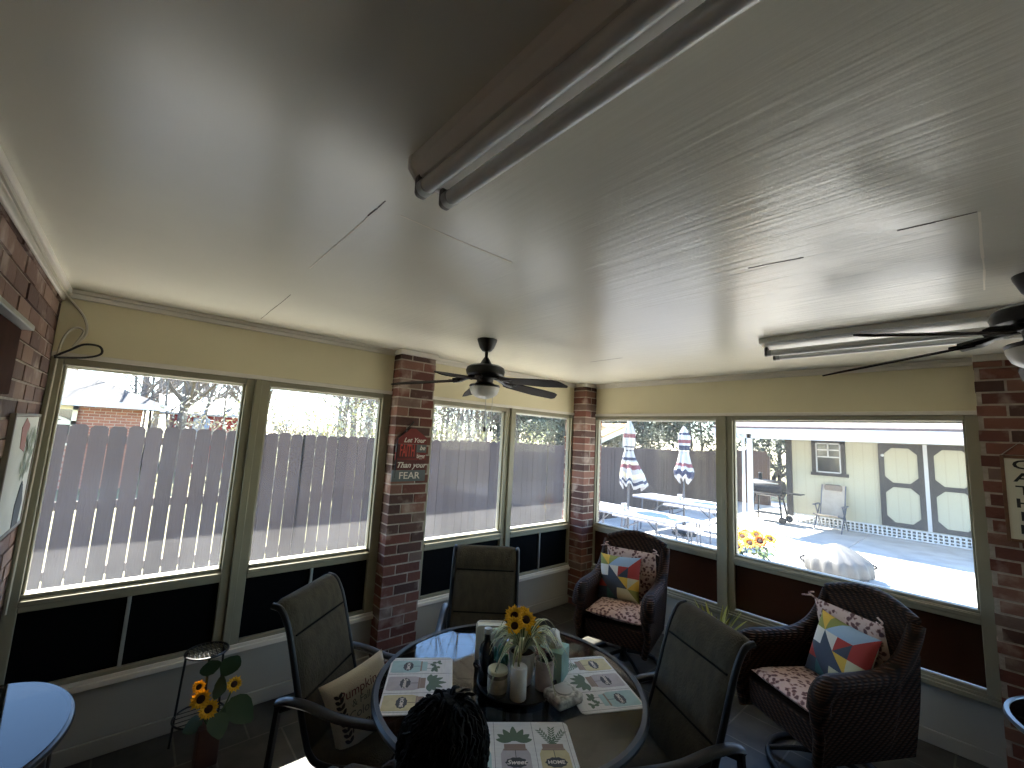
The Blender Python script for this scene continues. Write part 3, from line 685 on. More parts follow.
# ---- neighbours beyond the fence
def brick_tex(name, c1, c2, mo):
    m = mat(name, c1, 0.9); n, L, b = nodes_of(m)
    tc = n.new('ShaderNodeTexCoord'); sp = n.new('ShaderNodeSeparateXYZ'); cb = n.new('ShaderNodeCombineXYZ'); ad = n.new('ShaderNodeMath')
    L.new(tc.outputs['Object'], sp.inputs[0]); L.new(sp.outputs['X'], ad.inputs[0]); L.new(sp.outputs['Y'], ad.inputs[1]); L.new(ad.outputs[0], cb.inputs['X']); L.new(sp.outputs['Z'], cb.inputs['Y'])
    br = n.new('ShaderNodeTexBrick'); br.inputs['Scale'].default_value = 1; br.inputs['Brick Width'].default_value = .21; br.inputs['Row Height'].default_value = .076; br.inputs['Mortar Size'].default_value = .008
    br.inputs['Color1'].default_value = C4(c1); br.inputs['Color2'].default_value = C4(c2); br.inputs['Mortar'].default_value = C4(mo)
    L.new(cb.outputs[0], br.inputs['Vector']); L.new(br.outputs['Color'], b.inputs['Base Color']); return m
h = thing('brick_house', label='orange brick house with a grey hipped roof beyond the fence', cat='house')
MB().box(-14, 12.3, -.5, -3.9, 22, 2.12).build('wall', brick_tex('orange_brick', (160, 102, 77), (138, 82, 64), (166, 150, 136)), h, smooth=False)
mb = MB(); e = 2.12
mb.add([(-14.6, 11.7, e), (-3.38, 11.7, e), (-3.38, 22.6, e), (-14.6, 22.6, e), (-8.8, 17.1, 4.5), (-9.6, 17.1, 4.5)], [(0, 1, 4, 5), (1, 2, 4), (2, 3, 5, 4), (3, 0, 5), (3, 2, 1, 0)])
mb.build('roof', mat('grey_hip_shingles', (46, 45, 47), .9, var=.35, vscale=10, bump=.4, bscale=14), h, smooth=False)
MB().box(-14.65, 11.64, e - .12, -3.33, 11.72, e + .03).build('fascia', WHITEP, h, smooth=False)
wv = MB().box(-6.2, 12.24, 1.0, -5.15, 12.32, 2.0).build('window', DARKPANE, h, smooth=False)
mb = MB()
for x in (-6.2, -5.24): mb.box(x, 12.2, 1.0, x + .09, 12.26, 2.0)
for z in (1.9, 1.52, 1.0): mb.box(-6.2, 12.2, z, -5.15, 12.26, z + .1)
for z in (1.7,): mb.tube(bez([(-6.1, 12.22, z - .12), (-5.9, 12.22, z), (-5.5, 12.22, z), (-5.28, 12.22, z - .1)], 5), .04, 6)
mb.build('window_frame', mat('cream_window_frame', (230, 222, 200), .6), wv, smooth=False)
h = thing('red_barn', label='small red building with a white roof far beyond the fence', cat='barn')
MB().box(-2.9, 18, -.5, -.55, 22, 2.0).build('wall', mat('barn_red', (150, 46, 42), .8, var=.15, vscale=3), h, smooth=False)
MB().prism([(17.6, 2.0), (20, 2.75), (22.4, 2.0), (22.4, 2.08), (20, 2.85), (17.6, 2.08)], -3.4, -.3, T=Matrix(((0, 0, 1, 0), (1, 0, 0, 0), (0, 1, 0, 0), (0, 0, 0, 1)))).build('roof', mat('white_metal_roof', (170, 168, 164), .5, var=.06), h, smooth=False)
MB().box(-2.3, 17.95, 1.0, -1.75, 18, 1.9).build('door', mat('pale_blue_door', (150, 172, 206), .6), h, smooth=False)
h = thing('garden_canopy', label='cream framed canopy roof rising above the fence behind the parasols', cat='canopy')
mb = MB(); mb.bar((6.0, 4.3, 1.80), (7.5, 4.3, 2.26), .12, .14); mb.bar((6.0, 5.4, 1.80), (7.5, 5.4, 2.26), .12, .14); mb.bar((6.02, 4.3, 1.80), (6.02, 5.4, 1.80), .1, .12); mb.build('rafter', mat('cream_rafter', (232, 222, 188), .7), h, smooth=False)
MB().prism([(5.9, 1.86), (7.5, 2.36), (7.5, 2.40), (5.9, 1.90)], 4.2, 5.5, T=TXZ).build('roof_sheet', mat('tan_roof_sheet', (206, 160, 104), .8), h, smooth=False)
for y in (4.36, 5.34): MB().box(7.4, y - .06, GZ - .3, 7.5, y + .06, 2.3).build('post', WHITEP, h, smooth=False)

# ---- trees and brush
BARK = mat('grey_bark', (124, 114, 104), 0.95, var=0.35, vscale=9, bump=.5, bscale=30)
BARKD = mat('dark_bark', (84, 74, 66), 0.95, var=0.35, vscale=9, bump=.5, bscale=30)
LEAF_SPARSE = mat('pale_spring_leaf', (190, 188, 130), 0.7, island=0.3)
LEAF_EVER = mat('evergreen_leaf', (76, 82, 68), 0.6, island=0.4)
LEAF_BRUSH = mat('dry_brush_leaf', (168, 160, 138), 0.8, island=0.4)
def grow(mb, tips, p, d, L, r, depth, spread=.55, up=.15):
    p = Vector(p); d = Vector(d).normalized(); n = 3 if depth else 2; pts = [p]; q = p.copy(); dd = d.copy()
    for i in range(n):
        dd = (dd + Vector((random.uniform(-.16, .16), random.uniform(-.16, .16), up * .4))).normalized(); q = q + dd * (L / n); pts.append(q.copy())
    mb.tube(pts, [r * (1 - .5 * i / n) for i in range(n + 1)], 6 if depth > 2 else (4 if depth else 3))
    if depth == 0: tips.append((q.copy(), dd)); return
    for k in range(random.choice((2, 3, 3))):
        t = random.uniform(.35, 1); b = pts[min(n, max(1, int(round(t * n))))]
        nd = (dd + Vector((random.uniform(-1, 1), random.uniform(-1, 1), random.uniform(-.2, .7))) * spread).normalized()
        grow(mb, tips, b, nd, L * random.uniform(.55, .78), r * .55, depth - 1, spread, up)
def cards(mb, pts, n, size, jit):
    for k in range(n):
        p, d = random.choice(pts); c = p + Vector((random.gauss(0, jit), random.gauss(0, jit), random.gauss(0, jit)))
        a = Vector((random.uniform(-1, 1), random.uniform(-1, 1), random.uniform(-1, 1))).normalized(); b = a.cross(Vector((random.uniform(-1, 1), random.uniform(-1, 1), random.uniform(-1, 1)))).normalized()
        s_ = size * random.uniform(.6, 1.3)
        mb.add([c - a * s_, c - b * s_ * .4, c + a * s_, c + b * s_ * .4], [(0, 1, 2, 3)])
def make_tree(name, h, r, depth, bark, leafm, nleaf, lsize, label, cat, group, trunk_frac=.45, lean=.05, jit=.12):
    t = thing(name, label=label, cat=cat, group=group); mb = MB(); tips = []
    base = [Vector((0, 0, -.35)), Vector((random.uniform(-.05, .05), random.uniform(-.05, .05), h * trunk_frac * .5)), Vector((random.uniform(-lean, lean) * h, random.uniform(-lean, lean) * h, h * trunk_frac)), Vector((random.uniform(-lean, lean) * h, random.uniform(-lean, lean) * h, h * .75))]
    mb.tube(base, [r, r * .9, r * .75, r * .4], 8)
    for k in range(5 if depth > 1 else 4):
        z = random.uniform(.5, 1); b = base[1].lerp(base[2], z) if z < .8 else base[2].lerp(base[3], random.uniform(0, 1))
        a = random.uniform(0, 2 * PI)
        grow(mb, tips, b, (math.cos(a), math.sin(a), random.uniform(.3, 1.1)), h * .3, r * .45, depth)
    grow(mb, tips, base[3], (0, 0, 1), h * .25, r * .4, depth)
    mb.build('trunk', bark, t, smooth=False)
    if nleaf: ml = MB(); cards(ml, tips, nleaf, lsize, jit); ml.build('foliage', leafm, t, smooth=False)
    return t
def spread_copies(protos, spots):
    used = set()
    for i, (x, y, s) in enumerate(spots):
        k = i % len(protos); o = protos[k] if k not in used else copy_tree(protos[k]); used.add(k)
        o.location = (x, y, 0); o.rotation_euler = (0, 0, random.uniform(0, 6.28)); o.scale = (s, s, s * random.uniform(.9, 1.1))
saps = [make_tree('bare_sapling', 5.2, .055, 2, BARK, LEAF_SPARSE, 40, .04, 'slender bare sapling in the thicket beyond the fence', 'tree', 'bare saplings beyond the fence', .5, .04) for k in range(4)]
sp = []
for k in range(110):
    x = random.uniform(-.5, 13); y = random.uniform(7.5, 17); sp.append((x + (y - 7) * .35, y, random.uniform(.8, 1.25)))
spread_copies(saps, sp)
bare = [make_tree('leafless_sapling', 5.5, .05, 3, BARK, None, 0, .04, 'leafless grey sapling beyond the fence near the brick house', 'tree', 'leafless saplings near the brick house', .5, .04) for k in range(3)]
spread_copies(bare, [(random.uniform(-4.2, .5), random.uniform(15, 27), random.uniform(.9, 1.3)) for k in range(16)])
brush = []
for k in range(3):
    t = thing('brush_bush', label='pale leafy brush between the saplings beyond the fence', cat='bush', group='brush beyond the fence'); mb = MB(); tips = []
    for j in range(7): a = random.uniform(0, 6.28); grow(mb, tips, (random.uniform(-.3, .3), random.uniform(-.3, .3), -.3), (math.cos(a) * .5, math.sin(a) * .5, 1), 1.5, .02, 2, .6)
    mb.build('stems', BARK, t, smooth=False); ml = MB(); cards(ml, tips, 420, .055, .16); ml.build('foliage', LEAF_BRUSH if k else LEAF_SPARSE, t, smooth=False); brush.append(t)
spread_copies(brush, [(random.uniform(-3.0, 2.5), random.uniform(6, 9), random.uniform(.85, 1.1)) for k in range(16)] + [(random.uniform(2, 15), random.uniform(6, 12), random.uniform(.8, 1.15)) for k in range(22)])
ever = [make_tree('evergreen_tree', 4.6, .09, 2, BARKD, LEAF_EVER, 3600, .085, 'dense grey green tree behind the fence past the picnic tables', 'tree', 'evergreens behind the patio fence', .2, .05, .28) for k in range(3)]
spread_copies(ever, [(7.5, 6.6, .95), (9.3, 7.4, 1.0), (10.5, 5.9, .9), (12, 6.6, 1.0), (13.4, 5.2, .95), (15, 4.2, 1.0), (15.2, 2.4, 1.0), (15.6, .6, 1.05), (17.5, 3.3, 1.2), (17.5, 6.5, 1.2), (14.8, 8, 1.2), (11.5, 9, 1.2), (5.6, 7.6, .9), (16.4, 1.6, 1.1), (14.0, 1.4, .62)])
big = make_tree('bare_tree', 8, .17, 4, BARK, None, 0, .04, 'tall bare tree with a thick trunk behind the brick house', 'tree', 'tall bare trees by the brick house', .35, .03)
for i, (x, y, s) in enumerate([(-2.8, 16.3, 1.0), (-4.0, 24, 1.1), (-1.4, 25, 1.0), (-6.5, 26, 1.2), (.4, 19, .9), (-3.2, 30, 1.2), (-9, 27, 1.2)]):
    o = big if i == 0 else copy_tree(big); o.location = (x, y, 0); o.rotation_euler = (0, 0, i * 1.3); o.scale = (s, s, s)

# ================================================================== INSIDE
TCX, TCY = -2.64, -1.77
# ---- ceiling fans
FANW = mat('dark_walnut_blade', (44, 36, 34), 0.7, 0, .2, var=0.25, vscale=6, stretch=(1, 8, 1))
FROST = mat('frosted_bowl_glass', (222, 220, 214), 0.35)
def make_fan(x, y, a0, label, R=0.7, tilt=-15, lift=0.0):
    t = thing('ceiling_fan', (x, y, 2.44), 0, label, 'fan', 'ceiling fans')
    MB().lathe([(.07, 0), (.068, -.012), (.05, -.06), (.032, -.082), (.018, -.088)], 28).build('canopy', DARK_BRONZE, t)
    MB().tube([(0, 0, -.06), (0, 0, -.16 + lift)], .012, 10).build('downrod', DARK_BRONZE, t)
    MB().lathe([(.014, -.125), (.024, -.14), (.045, -.178), (.105, -.185), (.128, -.20), (.135, -.222), (.128, -.247), (.10, -.262), (.06, -.27), (.055, -.30), (.075, -.315), (.075, -.33), (.03, -.33)], 36).build('motor_housing', DARK_BRONZE, t)
    MB().lathe([(.094, -.322), (.102, -.335), (.1, -.352), (.088, -.38), (.062, -.4), (.03, -.41), (.003, -.413)], 32).build('light_bowl', FROST, t)
    MB().lathe([(.03, -.31), (.1, -.318), (.106, -.326), (.1, -.336)], 32).build('light_fitter', DARK_BRONZE, t)
    for k in range(5):
        a = R_(a0 + 72 * k); T = Matrix.Rotation(a, 4, 'Z')
        mb = MB(); mb.T = T @ Matrix.Translation((0, 0, -.278)) @ Matrix.Rotation(R_(5.5), 4, 'Y') @ Matrix.Rotation(R_(tilt), 4, 'X')
        P = [(.17, -.035), (.21, -.048), (R * .72, -.063), (R - .07, -.062), (R - .03, -.045), (R, .02), (R - .015, .044), (R * .7, .06), (.21, .048), (.17, .035)]
        mb.prism(P, -.003, .003); b = mb.build('blade', FANW, t, bevel=.001)
        mb = MB(); mb.T = T; mb.tube(bez([(.06, 0, -.262), (.11, 0, -.268), (.16, 0, -.285), (.22, 0, -.296)], 4), [.012] * 4 + [.014] * 4 + [.018] * 5, 8, sx=1.8)
        mb.prism(rrect(.16, -.035, .25, .035, .02), -.300, -.294); mb.build('blade_arm', DARK_BRONZE, b)
    for sx in (-.025, .03):
        mb = MB(); mb.tube([(sx, -.055, -.32), (sx, -.056, -.60)], .0018, 5); c = mb.build('pull_chain', ALU, t)
        MB().lathe([(.002, 0), (.007, -.008), (.007, -.03), (.003, -.036)], 10, (sx, -.056, -.60)).build('chain_knob', DARK_BRONZE, c)
    if lift:
        for o in t.children:
            if o.name.split('.')[0] not in ('canopy', 'downrod'): o.location.z += lift
    return t
make_fan(-2.25, -.95, -7, 'dark five blade ceiling fan with frosted light bowl near the corner', R=.645)
make_fan(-1.70, -3.38, 72, 'dark ceiling fan cut by the right edge, in front of a light fixture', R=.72, lift=.07)
# ---- fluorescent fixtures
FIXW = mat('white_enamel', (238, 236, 230), 0.3)
TUBE = mat('white_lamp_glass', (226, 226, 222), 0.12, 0, .6)
def fixture(x, y0, y1, label, wd=.16, sep=.05, group='fluorescent fixtures'):
    t = thing('fluorescent_fixture', (x, y0, 2.44), 0, label, 'light', group)
    L = y1 - y0
    TYY = Matrix(((1, 0, 0, 0), (0, 0, 1, 0), (0, 1, 0, 0), (0, 0, 0, 1)))
    MB().prism([(-wd / 2, 0), (-wd / 2, -.028), (-.045, -.052), (.045, -.052), (wd / 2, -.028), (wd / 2, 0)], L, 0, T=TYY).build('housing', FIXW, t, smooth=False)
    MB().prism([(-wd / 2 - .003, .0), (-wd / 2 - .003, -.03), (-.045, -.055), (.045, -.055), (wd / 2 + .003, -.03), (wd / 2 + .003, 0)], 0, .012, T=TYY).build('end_cap', FIXW, t, smooth=False)
    for s in (-1, 1):
        mb = MB(); mb.tube([(s * sep, -.03, -.079), (s * sep, L + .03, -.079)], .019, 16); tb = mb.build('tube_lamp', TUBE, t)
        for ya, yb in ((-.012, -.034), (L + .012, L + .034)):
            MB().tube([(s * sep, ya, -.079), (s * sep, yb, -.079)], .0205, 16).build('tube_cap', ALU, tb)
        for yy in (-.006, L + .006):
            mb = MB(); mb.prism(rrect(s * sep - .016, -.098, s * sep + .016, -.04, .012), yy - .008, yy + .008, T=TYY); mb.build('socket', mat('grey_socket', (120, 118, 114), .5) if 'SOCK' not in globals() else SOCK, t)
SOCK = mat('grey_lamp_socket', (120, 118, 114), .5)
fixture(-3.515, -2.34, -3.75, 'long two tube fluorescent fixture overhead near the camera', wd=.13, sep=.034)
fixture(-1.12, -2.35, -3.75, 'two tube fluorescent fixture behind the right hand fan, above the patio window', wd=.3, sep=.075)

# ---- cable by the corner
CABLE = mat('white_cable', (190, 184, 168), .5); CABLEB = mat('black_cable', (26, 24, 24), .45)
t = thing('wall_cable', label='pale and black cable looped at the top left corner over the window', cat='cable')
MB().tube(bez([(-4.345, -1.7, 2.40), (-4.35, -.6, 2.385), (-4.35, -.06, 2.39), (-4.28, -.03, 2.30), (-4.26, -.03, 2.21), (-4.30, -.03, 2.13)], 6), .006, 6).build('pale_lead', CABLE, t)
MB().tube(bez([(-4.30, -.03, 2.13), (-4.27, -.03, 2.22), (-4.31, -.03, 2.23), (-4.345, -.03, 2.14), (-4.352, -.025, 1.9), (-4.355, -.025, 1.4), (-4.36, -.02, .8)], 6), .006, 6).build('hanging_lead', CABLE, t)
MB().tube(bez([(-4.36, -.03, 2.07), (-4.31, -.035, 2.11), (-4.26, -.035, 2.15), (-4.2, -.035, 2.15), (-4.19, -.035, 2.11), (-4.25, -.035, 2.08), (-4.36, -.03, 2.065)], 6), .006, 6).build('black_loop', CABLEB, t)

# ---- signs and wall decor
SIGN_RED = mat('sign_barn_red', (122, 46, 42), .8, var=.25, vscale=9); SIGN_GREY = mat('sign_slate_grey', (98, 102, 104), .8, var=.15); SIGN_BRN = mat('sign_dark_red_brown', (92, 44, 40), .8, var=.2)
INKW = mat('white_lettering', (216, 206, 194), .8); INKR = mat('bright_red_lettering', (190, 70, 62), .8)
sg = thing('faith_sign', (-2.32, -.127, 1.39), 0, 'house shaped red and grey wooden sign hung on the brick pillar', 'sign')
TS = Matrix(((1, 0, 0, 0), (0, 0, 1, 0), (0, 1, 0, 0), (0, 0, 0, 1)))
W_ = .128
MB().prism([(-W_ - .03, 0), (W_ + .005, 0), (W_ + .005, .085), (-W_ - .025, .085)], -.016, 0, T=TS).build('fear_board', SIGN_GREY, sg, smooth=False)
MB().prism([(-W_, .087), (W_, .087), (W_, .165), (-W_, .165)], -.014, 0, T=TS).build('than_your_board', SIGN_BRN, sg, smooth=False)
MB().prism([(-W_ - .01, .167), (W_, .167), (W_, .225), (-W_ - .01, .225)], -.014, 0, T=TS).build('bigger_board', SIGN_RED, sg, smooth=False)
MB().prism([(-W_ - .01, .227), (W_, .227), (W_, .29), (-W_ - .01, .29)], -.014, 0, T=TS).build('faith_board', SIGN_GREY, sg, smooth=False)
MB().prism([(-W_ - .005, .292), (W_, .292), (W_, .345), (.02, .415), (-.02, .415), (-W_ - .005, .33)], -.014, 0, T=TS).build('roof_board', SIGN_RED, sg, smooth=False)
def wall_text(body, size, x, z, y=-.0175, shear=0, m=INKW, name='lettering', off=0, sx=1.0, parent=None, sp=1.0):
    mb = MB(); mb.text(body, size, Matrix.Translation((x, y, z)) @ Matrix.Rotation(R_(90), 4, 'X') @ Matrix.Diagonal((sx, 1, 1, 1)), shear=shear, offset=off, spacing=sp); return mb.build(name, m, parent or sg, smooth=False)
wall_text('FEAR', .075, -.01, .043, -.018, off=.0005, sx=1.1)
wall_text('Than your', .062, 0, .125, -.016, shear=.35, off=.001)
wall_text('bigger', .05, .082, .197, -.016, off=.001, sx=.62)
wall_text('be', .05, .09, .262, -.016, shear=.3, off=.001)
wall_text('Let Your', .052, .015, .322, -.016, shear=.35, off=.001)
MB().prism(rrect(-W_ + .0, .18, .035, .288, .004), -.02, -.014, T=TS).build('red_plaque', SIGN_BRN, sg, smooth=False)
wall_text('FAITH', .135, -.045, .236, -.0215, m=INKR, off=.0015, sx=.36)
MB().tube([(-W_, -.006, .33), (-.0, -.01, .47), (.0, .004, .472)], .004, 6).build('hanging_cord', CABLEB, sg)
MB().tube([(-W_ - .005, -.012, .03), (-W_ - .003, -.014, .33)], .005, 6).build('side_cord', CABLEB, sg)
INKB = mat('black_lettering', (26, 24, 24), .7)
gs = thing('gather_sign', (-.106, -3.338, 1.345), 0, 'tall cream sign with vertical gather lettering in a brown frame on the right pillar', 'sign')
MB().box(-.014, -.07, 0, .0, .07, .465).build('panel', mat('cream_sign_panel', (206, 200, 182), .7, var=.05), gs, smooth=False)
mb = MB(); mb.box(-.022, -.084, -.015, 0, -.068, .48); mb.box(-.022, .068, -.015, 0, .084, .48); mb.box(-.022, -.068, -.015, 0, .068, .002); mb.box(-.022, -.068, .463, 0, .068, .48)
mb.build('frame', mat('stained_wood_frame', (112, 74, 48), .6, var=.3, vscale=20), gs, bevel=.002)
MB().tube([(-.01, -.08, .478), (-.006, 0, .56), (-.01, .08, .478)], .0025, 5).build('hanging_wire', ALU, gs)
for i, ch in enumerate('GATHER'):
    mb = MB(); mb.text(ch, .072, Matrix.Translation((-.0165, 0, .425 - i * .0735)) @ Matrix.Rotation(R_(-90), 4, 'Z') @ Matrix.Rotation(R_(90), 4, 'X') @ Matrix.Diagonal((1.55, 1, 1, 1)), offset=.0012); mb.build('letter', INKB, gs, smooth=False)
cv = thing('wall_canvas', (XW, -.36, 1.26), 0, 'pale botanical canvas with a dark vase hung on the brick house wall', 'picture')
MB().box(0.003, -.3, 0, .014, .25, .495).build('canvas', mat('grey_white_canvas', (198, 198, 188), .8, var=.14, vscale=5), cv, smooth=False)
mb = MB(); mb.box(.0, -.315, -.015, .018, -.3, .51); mb.box(0, .25, -.015, .018, .265, .51); mb.box(0, -.3, -.015, .018, .25, 0); mb.box(0, -.3, .495, .018, .25, .51); mb.build('frame', mat('grey_wood_frame', (120, 112, 102), .7), cv, bevel=.002)
TX_ = Matrix(((0, 0, 1, .0145), (1, 0, 0, 0), (0, 1, 0, 0), (0, 0, 0, 1)))
MB().prism([(.04, .0), (.17, .0), (.19, .1), (.14, .18), (.11, .2), (.08, .18), (.03, .1)], 0, .0015, T=TX_).build('printed_vase', mat('charcoal_print', (56, 58, 60), .8), cv, smooth=False)
mb = MB(); mb.T = Matrix.Translation((.0165, 0, 0))
for k in range(26):
    a = random.uniform(30, 150); p = (0, .1 + random.uniform(-.13, .13), .2 + random.uniform(0, .2)); leaf(mb, p, (0, math.cos(R_(a)), math.sin(R_(a))), .06, .03, 0, 0, (1, 0, 0))
mb.build('printed_leaves', mat('sage_print', (140, 148, 128), .8), cv, smooth=False)
MB().prism([(-.1, .36), (.0, .34), (.03, .46), (-.06, .49), (-.13, .45)], 0, .0015, T=TX_).build('printed_blossom', mat('rose_brown_print', (150, 104, 94), .8), cv, smooth=False)
wd = thing('wall_box', (XW, -1.50, 1.83), 0, 'dark brown wooden wall box with a metal lid at the far left edge', 'box')
MB().box(0.002, -.4, 0, .05, .41, .22).build('box_front', mat('dark_brown_wood', (64, 38, 30), .95, 0, .1, var=.3, vscale=12), wd, bevel=.004)
MB().box(0.002, -.42, .222, .075, .43, .24).build('metal_lid', ALU, wd, bevel=.003)

# ---- round glass table
TGLASS = bpy.data.materials.new('smoked_table_glass'); TGLASS.use_nodes = True
def _tg(m, refl, tint, ior=1.5, k=0.72):
    n = m.node_tree.nodes; L = m.node_tree.links; n.clear()
    o = n.new('ShaderNodeOutputMaterial'); tr = n.new('ShaderNodeBsdfTransparent'); tr.inputs[0].default_value = (*tint, 1)
    g = n.new('ShaderNodeBsdfGlossy'); g.inputs['Roughness'].default_value = 0.03
    f = n.new('ShaderNodeFresnel'); f.inputs['IOR'].default_value = ior
    mu = n.new('ShaderNodeMath'); mu.operation = 'MULTIPLY_ADD'; mu.inputs[1].default_value = k; mu.inputs[2].default_value = refl; mu.use_clamp = True
    ior_fix(n, L, f, ior)
    L.new(f.outputs[0], mu.inputs[0]); mx = n.new('ShaderNodeMixShader'); L.new(mu.outputs[0], mx.inputs[0]); L.new(tr.outputs[0], mx.inputs[1]); L.new(g.outputs[0], mx.inputs[2]); L.new(mx.outputs[0], o.inputs[0])
_tg(TGLASS, 0.0, (0.26, 0.28, 0.28))
tb = thing('patio_table', (TCX, TCY, 0), 0, 'round glass topped patio table with a dark metal rim', 'table')
MB().lathe([(.001, .712), (.556, .712), (.556, .72), (.001, .72)], 72).build('glass_top', TGLASS, tb, smooth=False)
MB().lathe([(.548, .70), (.572, .695), (.581, .706), (.581, .717), (.572, .726), (.553, .7235), (.553, .7205), (.557, .708)], 72, cap=False).build('rim', BLACK_METAL, tb)
for k in range(4):
    a = R_(45 + 90 * k + 5); c, s_ = math.cos(a), math.sin(a)
    MB().tube(bez([(c * .54, s_ * .54, .70), (c * .40, s_ * .40, .52), (c * .30, s_ * .30, .33), (c * .36, s_ * .36, .14), (c * .46, s_ * .46, .012)], 6), .015, 10).build('leg', BLACK_METAL, tb)
MB().tube(ring(.30, .34, 40), .011, 8, closed=True).build('lower_ring', BLACK_METAL, tb)
mb = MB(); mb.tube(ring(.045, .70, 20), .008, 8, closed=True)
for k in range(4):
    a = R_(50 + 90 * k); mb.tube([(.05 * math.cos(a), .05 * math.sin(a), .70), (.55 * math.cos(a), .55 * math.sin(a), .70)], .008, 6)
mb.build('top_frame', BLACK_METAL, tb)

# ---- sling chairs (front is +x)
SLING = mat('taupe_woven_sling', (76, 69, 55), 0.9, 0, .2, var=0.22, vscale=30, bump=0.4, bscale=160, stretch=(1, 1, .35))
SEAMD = mat('dark_sling_seam', (28, 26, 22), 0.95, 0, .1)
def make_sling_chair(label):
    t = thing('sling_chair', label=label, cat='chair', group='sling chairs round the glass table')
    prof = bez([(.275, 0, .375), (.262, 0, .412), (.20, 0, .425), (.0, 0, .405), (-.14, 0, .40), (-.205, 0, .43), (-.245, 0, .52), (-.30, 0, .70), (-.35, 0, .87), (-.378, 0, .938), (-.41, 0, .982), (-.45, 0, .992)], 5)
    N = len(prof) - 1; HW = .207
    cut = 26
    def pt(i, v, lo, hi, seams):
        p = prof[i].copy(); a = prof[max(i - 1, 0)]; b = prof[min(i + 1, N)]; d = (b - a).normalized(); nn = Vector((-d.z, 0, d.x)) * -1
        q = 0
        for s0, s1 in seams:
            if s0 <= i <= s1: q = .02 * math.sin(PI * (i - s0) / (s1 - s0)) ** .4 if s0 < i < s1 else 0
        edge = min(1, (1 - abs(2 * v - 1)) * 9)
        return p + Vector((0, (v - .5) * 2 * HW, 0)) + nn * (q * edge + .006)
    def sling(name, lo, hi, seams):
        mb = MB(); mb.sheet(lambda u, v: pt(int(round(lo + u * (hi - lo))), v, lo, hi, seams), hi - lo, 14, -.018); return mb.build(name, SLING, t, angle=60)
    sling('seat_sling', 0, cut, [(0, 12), (12, 26)]); sling('back_sling', cut, N, [(26, 33), (33, 40), (40, 55)])
    for i in (12, 33, 40):
        MB().tube([pt(i, v, 0, N, []) + Vector((.006 if i > 20 else 0, 0, .0 if i > 20 else .005)) for v in (.03, .25, .5, .75, .97)], .0042, 6).build('seam', SEAMD, t)
    for s in (-1, 1):
        MB().tube([p + Vector((0, s * (HW + .012), 0)) for p in prof], .0135, 10).build('side_rail', BLACK_METAL, t)
        MB().tube(bez([(-.355, s * .25, .632), (-.31, s * .25, .642), (-.22, s * .25, .635), (-.08, s * .25, .605), (.1, s * .25, .60), (.22, s * .25, .605), (.275, s * .25, .585)], 5), .0135, 10, sx=1.9).build('armrest', BLACK_METAL, t)
        MB().bar((-.348, s * .25, .635), (-.40, s * .25, 0), .032, .02, (1, 0, 0)).build('rear_leg', BLACK_METAL, t, bevel=.004)
        MB().bar((.265, s * .25, .595), (.31, s * .25, 0), .032, .02, (1, 0, 0)).build('front_leg', BLACK_METAL, t, bevel=.004)
        MB().tube([(-.37, s * .246, .33), (.0, s * .26, .345), (.285, s * .246, .33)], .011, 8).build('side_stretcher', BLACK_METAL, t)
    mb = MB()
    MB().tube([(.1, -.242, .345), (.1, .242, .345)], .011, 8).build('cross_stretcher', BLACK_METAL, t)
    MB().tube([(-.275, -.22, .62), (-.35, -.25, .60)], .010, 8).build('back_brace', BLACK_METAL, t); MB().tube([(-.275, .22, .62), (-.35, .25, .60)], .010, 8).build('back_brace', BLACK_METAL, t)
    return t
def chair_at(o, bx, by, az):
    a = R_(az); o.location = (bx + .44 * math.cos(a), by + .44 * math.sin(a), 0); o.rotation_euler = (0, 0, a); return o
SLING_LABELS = ['taupe sling patio chair holding the pumpkin pillow, left of the table', 'taupe sling patio chair on the far side of the table by the brick pillar',
                'taupe sling patio chair seen from behind, right of the table', 'taupe sling patio chair under the dark haired person']
ch = make_sling_chair(SLING_LABELS[0])
for i, (bx, by, az) in enumerate([(-3.285, -.965, -49), (-2.035, -.81, -130), (-1.915, -2.34, 152), (-3.45, -2.36, 38)]):
    o = ch if i == 0 else copy_tree(ch); o['label'] = SLING_LABELS[i]; chair_at(o, bx, by, az)

# ---- wicker swivel chairs with cushions and patchwork pillows (front is +x)
WICK = mat('dark_brown_wicker', (58, 46, 42), 0.6, 0, 0.12)
def _wick():
    n, L, b = nodes_of(WICK)
    tc = n.new('ShaderNodeTexCoord'); ck = n.new('ShaderNodeTexWave'); ck.bands_direction = 'Z'; ck.inputs['Scale'].default_value = 26; ck.inputs['Distortion'].default_value = 0
    c2 = n.new('ShaderNodeTexWave'); c2.bands_direction = 'DIAGONAL'; c2.inputs['Scale'].default_value = 15
    L.new(tc.outputs['Object'], ck.inputs['Vector']); L.new(tc.outputs['Object'], c2.inputs['Vector'])
    m = n.new('ShaderNodeMath'); m.operation = 'MULTIPLY'; L.new(ck.outputs['Fac'], m.inputs[0]); L.new(c2.outputs['Fac'], m.inputs[1])
    bp = n.new('ShaderNodeBump'); bp.inputs['Strength'].default_value = .9; bp.inputs['Distance'].default_value = .006; L.new(m.outputs[0], bp.inputs['Height']); L.new(bp.outputs[0], b.inputs['Normal'])
    rp = n.new('ShaderNodeValToRGB'); rp.color_ramp.elements[0].color = C4((30, 19, 12)); rp.color_ramp.elements[1].color = C4((78, 51, 33)); L.new(m.outputs[0], rp.inputs[0]); L.new(rp.outputs[0], b.inputs['Base Color'])
_wick()
